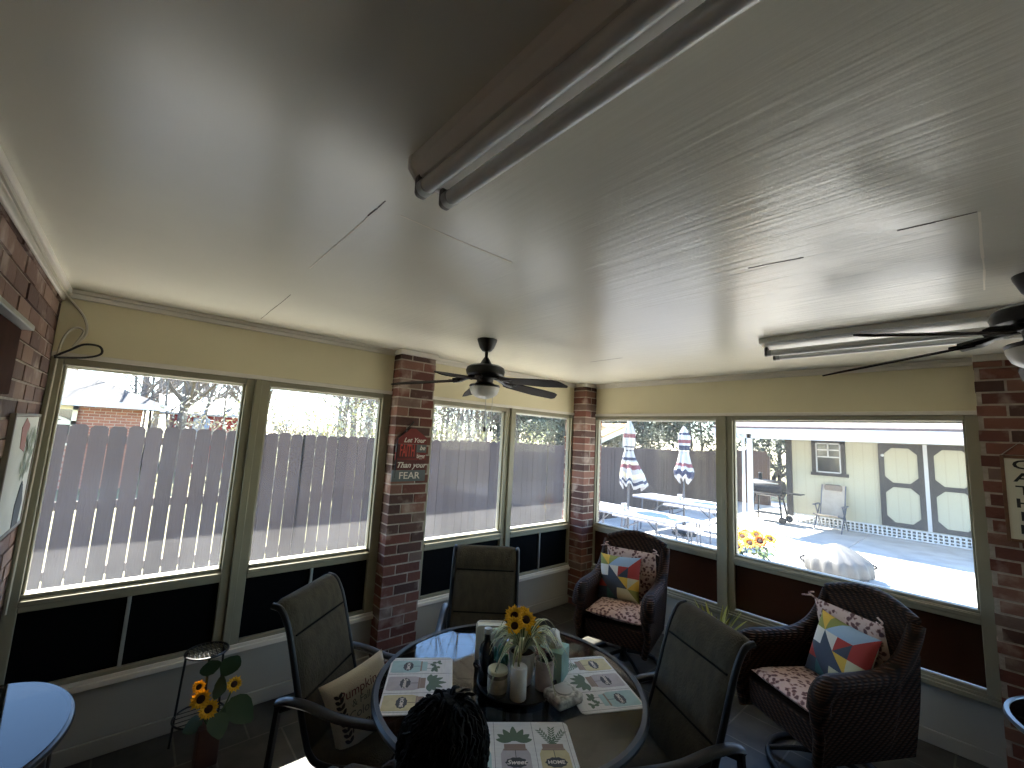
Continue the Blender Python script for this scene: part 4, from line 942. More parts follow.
def make_wicker(label):
    t = thing('wicker_swivel_chair', label=label, cat='chair', group='wicker swivel chairs')
    # seat apron
    mb = MB(); mb.prism(rrect(-.28, -.255, .31, .255, .05), .26, .40); mb.build('seat_box', WICK, t, bevel=.012)
    # side panels: sheets whose top edge sweeps from the arm front up into the back corner
    top = bez([(.335, 0, .50), (.315, 0, .585), (.25, 0, .625), (.08, 0, .625), (-.08, 0, .64), (-.20, 0, .70), (-.285, 0, .80), (-.335, 0, .895)], 5)
    N = len(top) - 1
    bot = [(.335 - .60 * i / N, .24 + .0 * i) for i in range(N + 1)]
    for s in (-1, 1):
        mb = MB()
        def pt(u, v, s=s):
            i = int(round(u * N)); a = top[i]; bx, bz = bot[i]
            x = bx + (a.x - bx) * v; z = bz + (a.z - bz) * v
            return Vector((x, s * (.262 + .03 * math.sin(PI * v * .8) - (.02 if i > N * .7 else 0) * v), z))
        mb.sheet(pt, N, 8, .045 * s); p = mb.build('arm_panel', WICK, t, angle=60)
        mb = MB(); rr = [.052 - .014 * max(0, (i - N * .45) / (N * .55)) for i in range(N + 1)]; rr[0] = .03
        mb.tube([q + Vector((0, s * (.268 - (.012 * i / N)), -.012)) for i, q in enumerate(top)], rr, 14); tag(mb.build('arm_roll', WICK, p, angle=60), 'thick braided arm roll')
        mb = MB(); mb.tube([(.335, s * .25, .50), (.345, s * .277, .38), (.335, s * .25, .24)], [.03, .026, .022], 10); mb.build('arm_front', WICK, p, angle=60)
    # arched back
    def bk(u, v, off=0.0):
        y = (u - .5) * .51; h = .895 + .065 * math.cos(PI * (u - .5)) ** 1.0 - .0
        z = .36 + (h - .36) * v; x = -.245 - .09 * v - .035 * math.cos(PI * (u - .5)) * (.4 + .6 * v)
        return Vector((x, y, z))
    mb = MB(); mb.sheet(bk, 20, 12, -.035); mb.build('backrest', WICK, t, angle=60)
    arch = [bk(k / 24, 1.0) + Vector((.01, 0, .0)) for k in range(25)]
    MB().tube(arch, .034, 12).build('back_roll', WICK, t, angle=60)
    MB().tube([bk(k / 24, .82) + Vector((.022, 0, 0)) for k in range(2, 23)], .008, 6).build('back_band', WICK, t, angle=60)
    # swivel base
    MB().lathe([(.05, .27), (.05, .22), (.028, .2), (.028, .06), (.05, .04)], 18).build('post', BLACK_METAL, t)
    MB().tube(ring(.29, .018, 44), .0165, 10, closed=True).build('base_ring', BLACK_METAL, t)
    for k in range(4):
        a = R_(45 + 90 * k); MB().tube(bez([(.02 * math.cos(a), .02 * math.sin(a), .10), (.14 * math.cos(a), .14 * math.sin(a), .075), (.285 * math.cos(a), .285 * math.sin(a), .022)], 5), .014, 8).build('base_arm', BLACK_METAL, t)
    MB().box(-.2, -.2, .245, .2, .2, .26).build('spring_plate', BLACK_METAL, t, bevel=.004)
    return t
FLORAL = mat('pink_brown_floral_fabric', (196, 168, 158), 0.9)
def _floral():
    n, L, b = nodes_of(FLORAL)
    tc = n.new('ShaderNodeTexCoord'); v = n.new('ShaderNodeTexVoronoi'); v.inputs['Scale'].default_value = 34; v.feature = 'F1'
    no = n.new('ShaderNodeTexNoise'); no.inputs['Scale'].default_value = 52; no.inputs['Detail'].default_value = 3
    L.new(tc.outputs['Object'], v.inputs['Vector']); L.new(tc.outputs['Object'], no.inputs['Vector'])
    w1 = n.new('ShaderNodeTexWave'); w1.wave_type = 'RINGS'; w1.inputs['Scale'].default_value = 6; w1.inputs['Distortion'].default_value = 6; w1.inputs['Detail Scale'].default_value = 4
    L.new(v.outputs['Distance'], w1.inputs['Vector']) if False else L.new(tc.outputs['Object'], w1.inputs['Vector'])
    ad = n.new('ShaderNodeMath'); ad.operation = 'ADD'; L.new(v.outputs['Distance'], ad.inputs[0]); L.new(no.outputs['Fac'], ad.inputs[1])
    rp = n.new('ShaderNodeValToRGB'); e = rp.color_ramp.elements; e[0].position = .80; e[0].color = C4((98, 66, 66)); e[1].position = 1.0; e[1].color = C4((204, 176, 164))
    x = e.new(.89); x.color = C4((150, 112, 104))
    L.new(ad.outputs[0], rp.inputs[0]); L.new(rp.outputs[0], b.inputs['Base Color'])
_floral()
def cushion_mesh(w, d, th, nu=22, nv=22, pw=5):
    def side(sg):
        def f(u, v):
            a, c = 2 * u - 1, 2 * v - 1
            q = max(0.0, (1 - abs(a) ** pw) * (1 - abs(c) ** pw)) ** .5
            k = 1 - .05 * (abs(a) ** 4 * (1 - abs(c)) ** 0.5 * 0 + 0)
            return Vector((a * w / 2 * k, c * d / 2 * k, sg * th / 2 * q))
        return f
    mb = MB(); mb.sheet(side(1), nu, nv); n0 = len(mb.f); mb.sheet(side(-1), nu, nv); mb.f[n0:] = [tuple(reversed(q)) for q in mb.f[n0:]]
    return mb
PW_COL = [(206, 166, 66), (128, 130, 66), (150, 172, 192), (206, 200, 186), (160, 58, 52), (62, 70, 82), (60, 100, 100), (92, 104, 124), (190, 184, 150)]
PWM = [mat('patch_%s' % nme, c, .9, bump=.2, bscale=300) for nme, c in zip(('mustard', 'olive', 'light_blue', 'ivory', 'red', 'slate', 'teal', 'denim', 'straw'), PW_COL)]
# 4 x 4 cells, each split along a diagonal: (below colour, above colour)
PW_CELLS = [[(8, 1), (8, 8), (6, 5), (5, 5)],      # rows bottom to top, columns right to left as one looks at the pillow
            [(0, 8), (5, 0), (5, 5), (4, 5)],
            [(4, 4), (5, 4), (5, 3), (3, 3)],
            [(4, 2), (2, 2), (2, 1), (1, 0)]]
def pillow_mesh(w, th, n=24, cells=None):
    """square pillow in its local xz plane, face towards +y; corners pinched out"""
    def f(sg):
        def g(u, v):
            a, c = 2 * u - 1, 2 * v - 1
            q = max(0.0, (1 - a * a) * (1 - c * c)) ** .42
            pin = 1 - .055 * ((1 - a * a) if abs(c) > abs(a) else (1 - c * c))
            return Vector((a * w / 2 * (1 - .07 * (1 - c * c)) , sg * th / 2 * q, c * w / 2 * (1 - .07 * (1 - a * a))))
        return g
    mb = MB()
    for sg in (1, -1):
        P = [[f(sg)(i / n, j / n) for j in range(n + 1)] for i in range(n + 1)]
        o = len(mb.v); mb.v += [tuple(p) for r in P for p in r]
        for i in range(n):
            for j in range(n):
                A, B, Cc, D = (o + i * (n + 1) + j, o + (i + 1) * (n + 1) + j, o + (i + 1) * (n + 1) + j + 1, o + i * (n + 1) + j + 1)
                if cells and sg > 0:
                    m = n // 4; ci, cj = i // m, j // m; li, lj = i % m, j % m; lo, hi = cells[cj][ci]
                    up = (ci + cj) % 2 == 0
                    if up:   # split along the rising diagonal
                        for tri in ((A, B, Cc), (A, Cc, D)):
                            below = (li > lj) or (li == lj and tri == (A, B, Cc)); mb.f.append(tri[::-1]); mb.mi.append(lo if below else hi)
                    else:
                        for tri in ((A, B, D), (B, Cc, D)):
                            below = (li + lj < m - 1) or (li + lj == m - 1 and tri == (A, B, D)); mb.f.append(tri[::-1]); mb.mi.append(lo if below else hi)
                else:
                    q = (A, D, Cc, B) if sg > 0 else (A, B, Cc, D); mb.f.append(q); mb.mi.append(3 if cells else 0)
    return mb
wk = make_wicker('brown wicker swivel chair in the corner by the brick pillar')
WSPOTS = [(-.80, -1.13, 197, 'in the corner'), (-.86, -2.51, 150, 'before the patio window')]
wcs = [wk, copy_tree(wk)]
wcs[1]['label'] = 'brown wicker swivel chair in front of the larger patio window'
sc0 = cushion_mesh(.50, .44, .075).build('seat_cushion', FLORAL)
bc0 = thing('back_cushion'); bm_ = cushion_mesh(.44, .42, .07).build('cushion', FLORAL, bc0)
for s in (-1, 1):
    mb = MB(); mb.tube(bez([(.215, s * .19, 0), (.245, s * .2, -.03), (.235, s * .25, -.05)], 4), .005, 6); mb.tube(bez([(.215, s * .19, 0), (.25, s * .225, -.02), (.262, s * .195, -.01)], 4), .005, 6); mb.build('tie', FLORAL, bc0)
pw0 = pillow_mesh(.36, .13, 24, PW_CELLS).build('patchwork_pillow', PWM, angle=70)
def local(o, base, az, off, rot):
    """place o at off in a frame at base turned by az"""
    o.matrix_world = Matrix.Translation((base[0], base[1], 0)) @ Matrix.Rotation(R_(az), 4, 'Z') @ Matrix.Translation(off) @ rot
for i, (x, y, az, where) in enumerate(WSPOTS):
    wcs[i].location = (x, y, 0); wcs[i].rotation_euler = (0, 0, R_(az))
    c = sc0 if i == 0 else sc0.copy(); b = bc0 if i == 0 else copy_tree(bc0); p = pw0 if i == 0 else pw0.copy()
    if i: COL.objects.link(c); COL.objects.link(p)
    nm = ('corner wicker chair', 'wicker chair by the larger patio window')[i]
    local(c, (x, y), az, (.05, 0, .44), Matrix.Rotation(R_(-2), 4, 'Y')); tag(c, 'pink brown floral seat cushion on the ' + nm, 'cushion', 'floral seat cushions')
    local(b, (x, y), az, (-.215, 0, .645), Matrix.Rotation(R_(-78), 4, 'Y')); tag(b, 'pink brown floral back cushion tied to the ' + nm, 'cushion', 'floral back cushions')
    # pillow: local +y faces the chair's front (+x)
    dy = (-.07, .03)[i]; spin = (3, -4)[i]
    local(p, (x, y), az, (-.085, dy, .635), Matrix.Rotation(R_(-90), 4, 'Z') @ Matrix.Rotation(R_(20), 4, 'X') @ Matrix.Rotation(R_(spin), 4, 'Y')); tag(p, 'multicoloured patchwork pillow leaning in the ' + nm, 'pillow', 'patchwork pillows')

# ---- pumpkin pillow on the left chair
pp = thing('pumpkin_pillow', label='cream pillow with pumpkin lettering sitting on the left sling chair', cat='pillow')
pillow_mesh(.30, .11, 24).build('pillow', mat('cream_linen', (214, 208, 192), .9, bump=.25, bscale=250), pp, angle=70)
INKP = mat('dark_print_ink', (62, 58, 58), .8); INKR2 = mat('maroon_print_ink', (108, 60, 62), .8); INKG = mat('grey_green_print_ink', (110, 118, 108), .8)
def ptext(body, size, x, z, m, shear=.25):
    mb = MB(); mb.text(body, size, Matrix.Rotation(R_(180), 4, 'Z') @ Matrix.Translation((x, 0, z)) @ Matrix.Rotation(R_(90), 4, 'X'), shear=shear, ext=.0003)
    w, th = .30, .11; out = []
    for v in mb.v:
        a = v[0] / (w / 2); c = v[2] / (w / 2); q = max(0.0, (1 - a * a) * (1 - c * c)) ** .42; out.append((v[0], th / 2 * q + .0012 + (v[1] if abs(v[1]) < .01 else 0), v[2]))
    mb.v = out; mb.build('lettering', m, pp, smooth=False)
ptext('Pumpkin', .05, -.01, .07, INKR2); ptext('& Fall', .038, -.012, .028, INKG); ptext('Colors', .045, -.016, -.014, INKG); ptext('Happy', .05, -.014, -.06, INKP)
mb = MB()
for k in range(9):
    z = -.10 + k * .022; mb.add([], [])
    for s in (-1, 1): leaf(mb, (.095, .05, z), (s * .7, 0, .7), .026, .014, 0, 0, (0, 1, 0))
mb.build('printed_sprig', INKP, pp, smooth=False)
c0 = Vector((-3.30 + .44 * math.cos(R_(-49)), -.965 + .44 * math.sin(R_(-49)), 0))
pp.matrix_world = Matrix.Translation((c0.x, c0.y, 0)) @ Matrix.Rotation(R_(-49), 4, 'Z') @ Matrix.Translation((-.075, -.03, .553)) @ Matrix.Rotation(R_(-90 - 44), 4, 'Z') @ Matrix.Rotation(R_(18), 4, 'X') @ Matrix.Rotation(R_(16), 4, 'Y')

# ---- placemats with printed jars
WHITEW = mat('white_plank_print', (214, 212, 208), .7, var=.1, vscale=18, stretch=(1, 6, 1)); LINE = mat('grey_print_line', (120, 118, 116), .8)
JARS = [mat('aqua_jar_print', (160, 186, 184), .7, var=.12, vscale=30), mat('mauve_jar_print', (178, 168, 168), .7, var=.12, vscale=30), mat('yellow_jar_print', (196, 182, 138), .7, var=.12, vscale=30)]
TAGM = mat('charcoal_tag_print', (52, 52, 54), .7); SPRIG = mat('sage_leaf_print', (86, 104, 82), .7); LIDP = mat('rust_lid_print', (140, 118, 104), .7)
pm = thing('placemat', (0, 0, 0)); pmats = [WHITEW, LINE] + JARS + [TAGM, INKW, SPRIG, LIDP]
mb = MB(); mb.prism(rrect(-.205, -.14, .205, .14, .022, 5), 0, .003, mi=0)
z0, z1 = .003, .0034
for x in (-.07, .07, -.19, .19): mb.box(x - .0008, -.138, z0, x + .0008, .138, z1, mi=1)
for i, x in enumerate((-.132, 0, .132)):
    jp = [(x - .046, -.132), (x + .046, -.132), (x + .05, -.12), (x + .05, -.02), (x + .04, .004), (x - .04, .004), (x - .05, -.02), (x - .05, -.12)]
    mb.prism(jp, z0, z1, mi=2 + i); mb.box(x - .037, .004, z0, x + .037, .026, z1 + .0001, mi=(2, 8, 8)[i]); mb.box(x - .04, -.004, z0, x + .04, .003, z1 + .0004, mi=8)
    mb.prism([(x + .036 * math.cos(2 * PI * k / 20) * (1 + .06 * math.cos(k * PI)), -.058 + .022 * math.sin(2 * PI * k / 20) * (1 + .06 * math.cos(k * PI))) for k in range(20)], z0, z1 + .0003, mi=5)
    mb.box(x - .001, -.038, z0, x + .001, .0, z1 + .0003, mi=5)
    mb.text(('HOME', 'Sweet', 'HOME')[i], (.02, .026, .02)[i], Matrix.Translation((x, -.058, z1 + .0005)), mi=6, shear=(0, .3, 0)[i], ext=.0001, offset=.0006)
    mb.m = 7
    if i == 0:       # small round leaves in two tufts
        for k in range(16):
            a = R_(random.uniform(0, 360)); q = random.choice((-.024, .022)); bs = (x + q + random.uniform(-.016, .016), .068 + random.uniform(-.02, .022), z1)
            leaf(mb, bs, (math.cos(a), math.sin(a), 0), .021, .015, 0, 0.0)
        for q in (-.02, .02): mb.box(x + q - .0008, .026, z0, x + q + .0008, .07, z1)
    elif i == 1:     # broad pointed leaves
        for k in range(7):
            a = R_(8 + 164 * k / 6); leaf(mb, (x + .012 * math.cos(a), .04, z1 + .0001 * (k % 3)), (math.cos(a), math.sin(a), 0), (.052, .058, .066, .074, .066, .058, .052)[k], .026, 0, 0.0)
    else:            # narrow sprigs
        for a0 in (118, 84, 52):
            for k in range(7):
                b0 = (x + math.cos(R_(a0)) * .012 * k, .026 + math.sin(R_(a0)) * .012 * k, z1)
                for sg in (-1, 1): a = R_(a0 + sg * 38); leaf(mb, b0, (math.cos(a), math.sin(a), 0), .02, .006, 0, 0.0)
    mb.m = 0
pm_ = mb.build('print', pmats, pm, smooth=False)
PM = [(-2.968, -1.556, 146, 'placemat printed with three jars at the left of the table'), (-2.345, -1.995, -28, 'placemat printed with three jars at the right of the table'), (-2.90, -2.09, 233, 'placemat printed with three jars in front of the dark haired person')]
for i, (x, y, az, lab) in enumerate(PM):
    o = pm if i == 0 else copy_tree(pm); o.location = (x, y, .7202); o.rotation_euler = (0, 0, R_(az + 90)); tag(o, lab, 'placemat', 'jar print placemats')

# ---- things on the table
TZ = .7202
TRAYM = mat('black_tray', (14, 14, 15), .55)
t = thing('serving_tray', (-2.63, -1.80, TZ), 0, 'round black tray under the plants and candles on the table', 'tray')
MB().lathe([(.01, 0), (.155, 0), (.17, .006), (.174, .016), (.168, .017), (.16, .008), (.01, .007)], 48).build('tray_body', TRAYM, t)
TB = TZ + .0075
WAX = mat('white_candle_wax', (214, 212, 206), .5)
t = thing('pillar_candle', (-2.705, -1.89, TB), 0, 'plain white pillar candle at the front of the tray', 'candle')
MB().lathe([(.031, 0), (.033, .003), (.033, .118), (.03, .122), (.02, .119), (.001, .118)], 32).build('candle_body', WAX, t); MB().tube([(0, 0, .117), (.001, 0, .128)], .0012, 6).build('wick', INKB, t)
t = thing('jar_candle', (-2.755, -1.815, TB), 0, 'squat jar candle with a pale label and wooden cream lid', 'candle')
MB().lathe([(.036, 0), (.04, .004), (.04, .078), (.037, .083), (.001, .083)], 32).build('jar', mat('smoky_jar_glass', (108, 104, 92), .15, 0, .6), t)
MB().lathe([(.0405, .016), (.0408, .017), (.0408, .068), (.0405, .069)], 32, cap=False).build('label_band', mat('pale_paper_label', (186, 176, 156), .7, var=.35, vscale=45), t)
MB().lathe([(.038, .083), (.042, .085), (.042, .096), (.039, .099), (.001, .099)], 32).build('lid', mat('cream_lid', (206, 202, 168), .5), t)
t = thing('dark_bottle', (-2.745, -1.725, TB), 0, 'tall dark glass bottle with a clear neck and a bow at its side', 'bottle')
MB().lathe([(.03, 0), (.033, .004), (.033, .13), (.028, .152), (.014, .17), (.013, .2), (.001, .2)], 28).build('bottle_body', mat('dark_smoked_glass', (34, 40, 46), .1, 0, .7), t)
MB().lathe([(.014, .198), (.016, .2), (.016, .22), (.001, .222)], 20).build('stopper', mat('pale_glass_stopper', (168, 178, 176), .15, 0, .7), t)
mb = MB()
for s in (-1, 1): mb.tube(bez([(-.034, 0, .07), (-.045, s * .02, .085), (-.045, s * .03, .07), (-.034, 0, .07)], 4), .004, 6)
mb.build('bow', INKB, t)
GG = mat('green_cactus_glass', (86, 150, 122), .12, 0, .7)
t = thing('cactus_figurine', (-2.69, -1.755, TB), 0, 'green glass cactus figurine standing between the bottle and white pot', 'figurine')
MB().lathe([(.026, 0), (.032, .015), (.03, .04), (.018, .06), (.016, .12), (.014, .14), (.006, .152), (.001, .154)], 20).build('trunk', GG, t)
for s in (-1, 1): MB().tube(bez([(0, s * .012, .08), (0, s * .034, .084), (0, s * .038, .105), (0, s * .037, .125)], 4), [.009] * 12 + [.006], 8).build('branch', GG, t)
t = thing('spider_plant', (-2.615, -1.81, TB), 0, 'variegated spider plant in a white ceramic pot on the tray', 'plant')
MB().lathe([(.042, 0), (.046, .003), (.058, .125), (.06, .13), (.056, .131), (.053, .115), (.001, .113)], 32).build('pot', WHITE_POT, t)
MB().lathe([(.001, .114), (.053, .114), (.05, .118), (.001, .12)], 24).build('soil', SEED, t)
SPID = [mat('leaf_green_stripe', (88, 112, 70), .5, island=.15), mat('leaf_cream_stripe', (206, 206, 168), .5)]
mb = MB()
for k in range(74):
    a = random.uniform(0, 2 * PI); L_ = random.uniform(.15, .27); up = random.uniform(1.1, 1.75); wdt = random.uniform(.0065, .0105); c, s_ = math.cos(a), math.sin(a)
    K = 9; vs = []
    for i in range(K + 1):
        q = i / K; r = .01 + L_ * q * (.8 if up > 1.5 else 1) * .82; z = .12 + L_ * (up * q - 1.5 * q * q); ww = wdt * (1 - q ** 3) ** .8 * (.7 + .3 * math.sin(PI * q)) + .0006
        z = max(z, .012 if r > .062 else .118)
        for e in (-1, -.4, .4, 1): vs.append((r * c - s_ * e * ww, r * s_ + c * e * ww, z - (.0015 if abs(e) < .5 else 0)))
    fs = []; mi = []
    for i in range(K):
        for e in range(3): b_ = i * 4 + e; fs.append((b_, b_ + 1, b_ + 5, b_ + 4)); mi.append(0 if e == 1 else 1)
    n0 = len(mb.mi); mb.add(vs, fs); mb.mi[n0:] = mi
mb.build('leaves', SPID, t)
t = thing('sunflower_bunch', (-2.59, -1.765, TB + .12), 0, 'bunch of yellow sunflowers rising out of the spider plant', 'flowers')
for (x, y, z, r) in ((-.02, .02, .125, .05), (.015, -.02, .115, .048), (-.045, -.01, .10, .044), (.035, .02, .12, .042), (.04, -.045, .075, .042)):
    nr = Vector((x * 4 - .5, y * 4 - .6, .75)); mb = MB(); petals(mb, (x, y, z), nr, r, 13); f = mb.build('bloom', PETAL, t, smooth=False)
    mb = MB(); seedhead(mb, (x, y, z), nr, r); tag(mb.build('flower_centre', SEED, f), 'brown flower centre')
    MB().tube(bez([(x * .2, y * .2, 0), (x * .7, y * .7, z * .6), (x, y, z)], 4), .003, 6).build('stem', STEM, f)
t = thing('succulent_can', (-2.565, -1.90, TB), 0, 'pale can of dark spiky succulents beside the white pot', 'plant')
MB().lathe([(.036, 0), (.038, .002), (.040, .11), (.041, .115), (.037, .115), (.036, .1), (.001, .1)], 28).build('can', mat('pinkish_white_tin', (200, 184, 178), .5, var=.12, vscale=30), t)
for j, (x, y, z, mm) in enumerate(((-.012, -.01, .115, LEAFD), (.02, .0, .12, mat('plum_succulent', (70, 48, 50), .5)), (.0, .022, .135, mat('dusty_red_succulent', (132, 84, 70), .5, island=.2)))):
    mb = MB()
    for k in range(26):
        a = k * 2.4; e = R_(10 + 70 * k / 26); leaf(mb, (x, y, z - .015), (math.cos(a) * math.cos(e), math.sin(a) * math.cos(e), math.sin(e)), .042 - .0006 * k, .012, .05, .5)
    mb.build('rosette', mm, t)
t = thing('tissue_box', (-2.455, -1.85, TB - .0075 + .0), R_(24), 'teal cube tissue box with a white tissue sticking out', 'tissue box')
MB().box(-.057, -.057, 0, .057, .057, .125).build('carton', mat('pale_teal_carton', (150, 186, 176), .6, var=.14, vscale=22), t, bevel=.003)
mb = MB(); mb.lathe([(.03, .124), (.034, .14), (.03, .165), (.022, .185), (.008, .198), (.001, .2)], 24, rmod=lambda a, i: 1 + .22 * math.sin(3 * a + i) + .1 * math.sin(7 * a)); mb.build('tissue', mat('white_tissue', (228, 228, 226), .9), t)
t = thing('wipes_packet', (-2.56, -2.005, TZ), R_(-8), 'silvery patterned wipes packet with a round lid on the table', 'packet')
MB().prism(rrect(-.065, -.055, .065, .055, .012), .001, .042).build('packet_body', mat('silver_patterned_film', (206, 206, 200), .35, .1, .5, c2=(120, 120, 116), vscale=46), t, bevel=.012)
MB().lathe([(.036, .041), (.038, .044), (.036, .047), (.026, .049), (.001, .049)], 28).build('lid', WHITEP, t)
t = thing('napkin_holder', (-2.585, -1.56, TZ), R_(-38), 'white upright napkin holder behind the spider plant', 'napkin holder')
MB().box(-.075, -.03, 0, .075, .03, .012).build('base', WHITE_POT, t, bevel=.003)
for s in (-1, 1): MB().prism(rrect(-.075, 0, .075, .155, .02), s * .026 - .004, s * .026 + .004, T=TS).build('side_plate', WHITE_POT, t, bevel=.002)
MB().box(-.068, -.02, .012, .068, .02, .15).build('napkins', mat('cream_napkins', (222, 216, 196), .9), t)

# ---- plant stand with sunflowers under the left window
t = thing('plant_stand', (-3.545, -.235, 0), 0, 'tapered black wire stand against the kick board under the left windows', 'plant stand')
MB().tube(ring(.1, .50, 32), .006, 8, closed=True).build('top_ring', BLACK_METAL, t)
mb = MB()
for k in range(9): y = -.08 + .02 * k; w_ = math.sqrt(max(0, .093 ** 2 - y * y)); mb.tube([(-w_, y, .50), (w_, y, .50)], .0022, 5); mb.tube([(y, -w_, .502), (y, w_, .502)], .0022, 5)
mb.build('wire_mesh', BLACK_METAL, t)
for k in range(3): a = R_(30 + 120 * k); MB().tube([(.1 * math.cos(a), .1 * math.sin(a), .50), (.125 * math.cos(a), .125 * math.sin(a), .01)], .006, 8).build('leg', BLACK_METAL, t)
MB().tube(ring(.118, .17, 32), .005, 8, closed=True).build('lower_ring', BLACK_METAL, t)
mb = MB()
for k in range(6): y = -.1 + .04 * k; w_ = math.sqrt(max(0, .117 ** 2 - y * y)); mb.tube([(-w_, y, .172), (w_, y, .172)], .0025, 5)
mb.build('lower_shelf', BLACK_METAL, t)
t = thing('sunflower_pot', (-3.515, -.385, 0), 0, 'brown square pot of sunflowers on the floor in front of the wire stand', 'plant')
MB().prism(rrect(-.05, -.05, .05, .05, .01), 0, .19).build('pot', mat('dark_brown_pot', (74, 46, 36), .7, var=.2), t, bevel=.004)
for (x, y, z, r) in ((-.055, -.02, .335, .052), (-.02, -.05, .29, .05), (.09, -.015, .36, .042), (-.065, .02, .38, .035)):
    nr = Vector((x * 2 - .2, y * 2 - .9, .45)); mb = MB(); petals(mb, (x, y, z), nr, r, 14); f = mb.build('bloom', PETAL, t, smooth=False)
    mb = MB(); seedhead(mb, (x, y, z), nr, r); tag(mb.build('flower_centre', SEED, f), 'brown flower centre')
    MB().tube(bez([(x * .2, .0, .19), (x * .7, y * .7, z * .75), (x, y, z)], 4), .004, 6).build('stem', STEM, f)
mb = MB()
for (x, y, z, dx, dy, dz, L_, w2) in ((.0, .0, .36, .25, -.6, .35, .12, .11), (.08, .02, .26, .7, -.6, -.35, .15, .13), (.04, .03, .40, .5, .1, .8, .13, .1), (.02, -.02, .24, .1, -.8, -.3, .12, .1), (-.02, .03, .42, -.1, -.2, .9, .12, .1), (.05, .0, .22, .6, .1, .0, .12, .1), (-.03, .02, .2, -.6, -.3, .2, .1, .08)):
    leaf(mb, (x, y, z), (dx, dy, dz), L_, w2, .25, .12, (0, -.8, .6))
mb.build('leaves', LEAFD, t)

# ---- leafy plant between the right sling chair and the patio wall
t = thing('floor_plant', (-.22, -1.63, 0), 0, 'yellow green leafy plant on the floor against the patio wall behind a sling chair', 'plant')
MB().lathe([(.06, 0), (.065, .003), (.085, .16), (.088, .165), (.08, .165), (.076, .15), (.001, .148)], 28).build('pot', TERRA, t)
mb = MB()
for k in range(30):
    a = random.uniform(0, 2 * PI); e = R_(random.uniform(50, 85)); leaf(mb, (.02 * math.cos(a), .02 * math.sin(a), .15), (math.cos(a) * math.cos(e), math.sin(a) * math.cos(e), math.sin(e)), random.uniform(.3, .46), .03, .2, .25)
mb.build('leaves', mat('yellow_green_leaf', (176, 176, 84), .5, island=.3), t)

# ---- side tables at the left and right edges
DTOP = bpy.data.materials.new('dark_glass_top'); DTOP.use_nodes = True
_tg(DTOP, 0.0, (0.08, 0.09, 0.10), k=0.42)
t = thing('console_table', (XW + .016, -.97, 0), 0, 'half round dark glass side table against the brick wall at the left edge', 'table')
hp = [(.0, -.36)] + [(.02 + .29 * math.sin(PI * k / 28) ** .8, -.36 * math.cos(PI * k / 28)) for k in range(1, 28)] + [(.0, .36)]
MB().prism(hp, .708, .718).build('glass_top', DTOP, t, smooth=False)
MB().tube([(x, y, .70) for x, y in hp[1:-1]], .013, 8).build('rim', BLACK_METAL, t)
for (x, y) in ((.26, .1), (.26, -.16), (.05, .3), (.05, -.3)): MB().bar((x, y, .7), (x * 1.02, y * 1.02, 0), .03, .03, (1, 0, 0)).build('leg', mat('dark_brown_leg', (50, 40, 34), .5) if 'LEGB' not in globals() else LEGB, t, bevel=.003)
t = thing('bistro_table', (-.99, -3.56, 0), 0, 'small round dark glass table with a pale metal rim at the right edge', 'table')
MB().lathe([(.001, .708), (.352, .708), (.352, .716), (.001, .716)], 56).build('glass_top', DTOP, t, smooth=False)
MB().lathe([(.345, .70), (.362, .695), (.37, .705), (.366, .718), (.352, .72), (.35, .716)], 56, cap=False).build('rim', mat('dull_steel_rim', (112, 116, 120), .35, .6), t)
for k in range(3): a = R_(90 + 120 * k); MB().tube(bez([(.33 * math.cos(a), .33 * math.sin(a), .70), (.2 * math.cos(a), .2 * math.sin(a), .4), (.3 * math.cos(a), .3 * math.sin(a), .012)], 6), .013, 8).build('leg', BLACK_METAL, t)
MB().tube(ring(.205, .4, 28), .009, 8, closed=True).build('lower_ring', BLACK_METAL, t)

# ================================================================== the seated person (front is +x)
import bmesh
def skin_mesh(nodes, edges, sub=2):
    """nodes: name -> (x, y, z, r); a skinned, subdivided surface as (verts, faces)"""
    bm = bmesh.new(); L = bm.verts.layers.skin.verify(); V = {}
    for i, (k, (x, y, z, r)) in enumerate(nodes.items()):
        v = bm.verts.new((x, y, z)); rr = r if isinstance(r, tuple) else (r, r); v[L].radius = rr; v[L].use_root = (i == 0); V[k] = v
    for a, b in edges: bm.edges.new((V[a], V[b]))
    me = bpy.data.meshes.new('sk'); bm.to_mesh(me); bm.free()
    o = bpy.data.objects.new('sk', me); COL.objects.link(o)
    m = o.modifiers.new('s', 'SKIN'); m.use_smooth_shade = True
    q = o.modifiers.new('d', 'SUBSURF'); q.levels = sub; q.render_levels = sub
    dg = bpy.context.evaluated_depsgraph_get(); dg.update()
    em = bpy.data.meshes.new_from_object(o.evaluated_get(dg))
    out = ([tuple(v.co) for v in em.vertices], [tuple(p.vertices) for p in em.polygons])
    bpy.data.objects.remove(o); bpy.data.meshes.remove(me); bpy.data.meshes.remove(em); return out
SKIN = mat('warm_brown_skin', (150, 106, 84), .55, var=.08, vscale=12)
CLOTH = mat('charcoal_knit_shirt', (44, 42, 46), .9, bump=.3, bscale=120); DENIM = mat('dark_denim', (40, 48, 66), .9, bump=.2, bscale=160); SHOE = mat('black_shoe_leather', (24, 23, 23), .5)
HAIR = mat('black_hair', (8, 7, 7), .75, 0, .12, bump=.5, bscale=70, stretch=(1, 1, .25))
pa = R_(38); pc = (-3.45 + .44 * math.cos(pa), -2.36 + .44 * math.sin(pa), 0)
per = thing('person', pc, pa, 'person with thick black hair seen from behind, seated at the glass table', 'person')
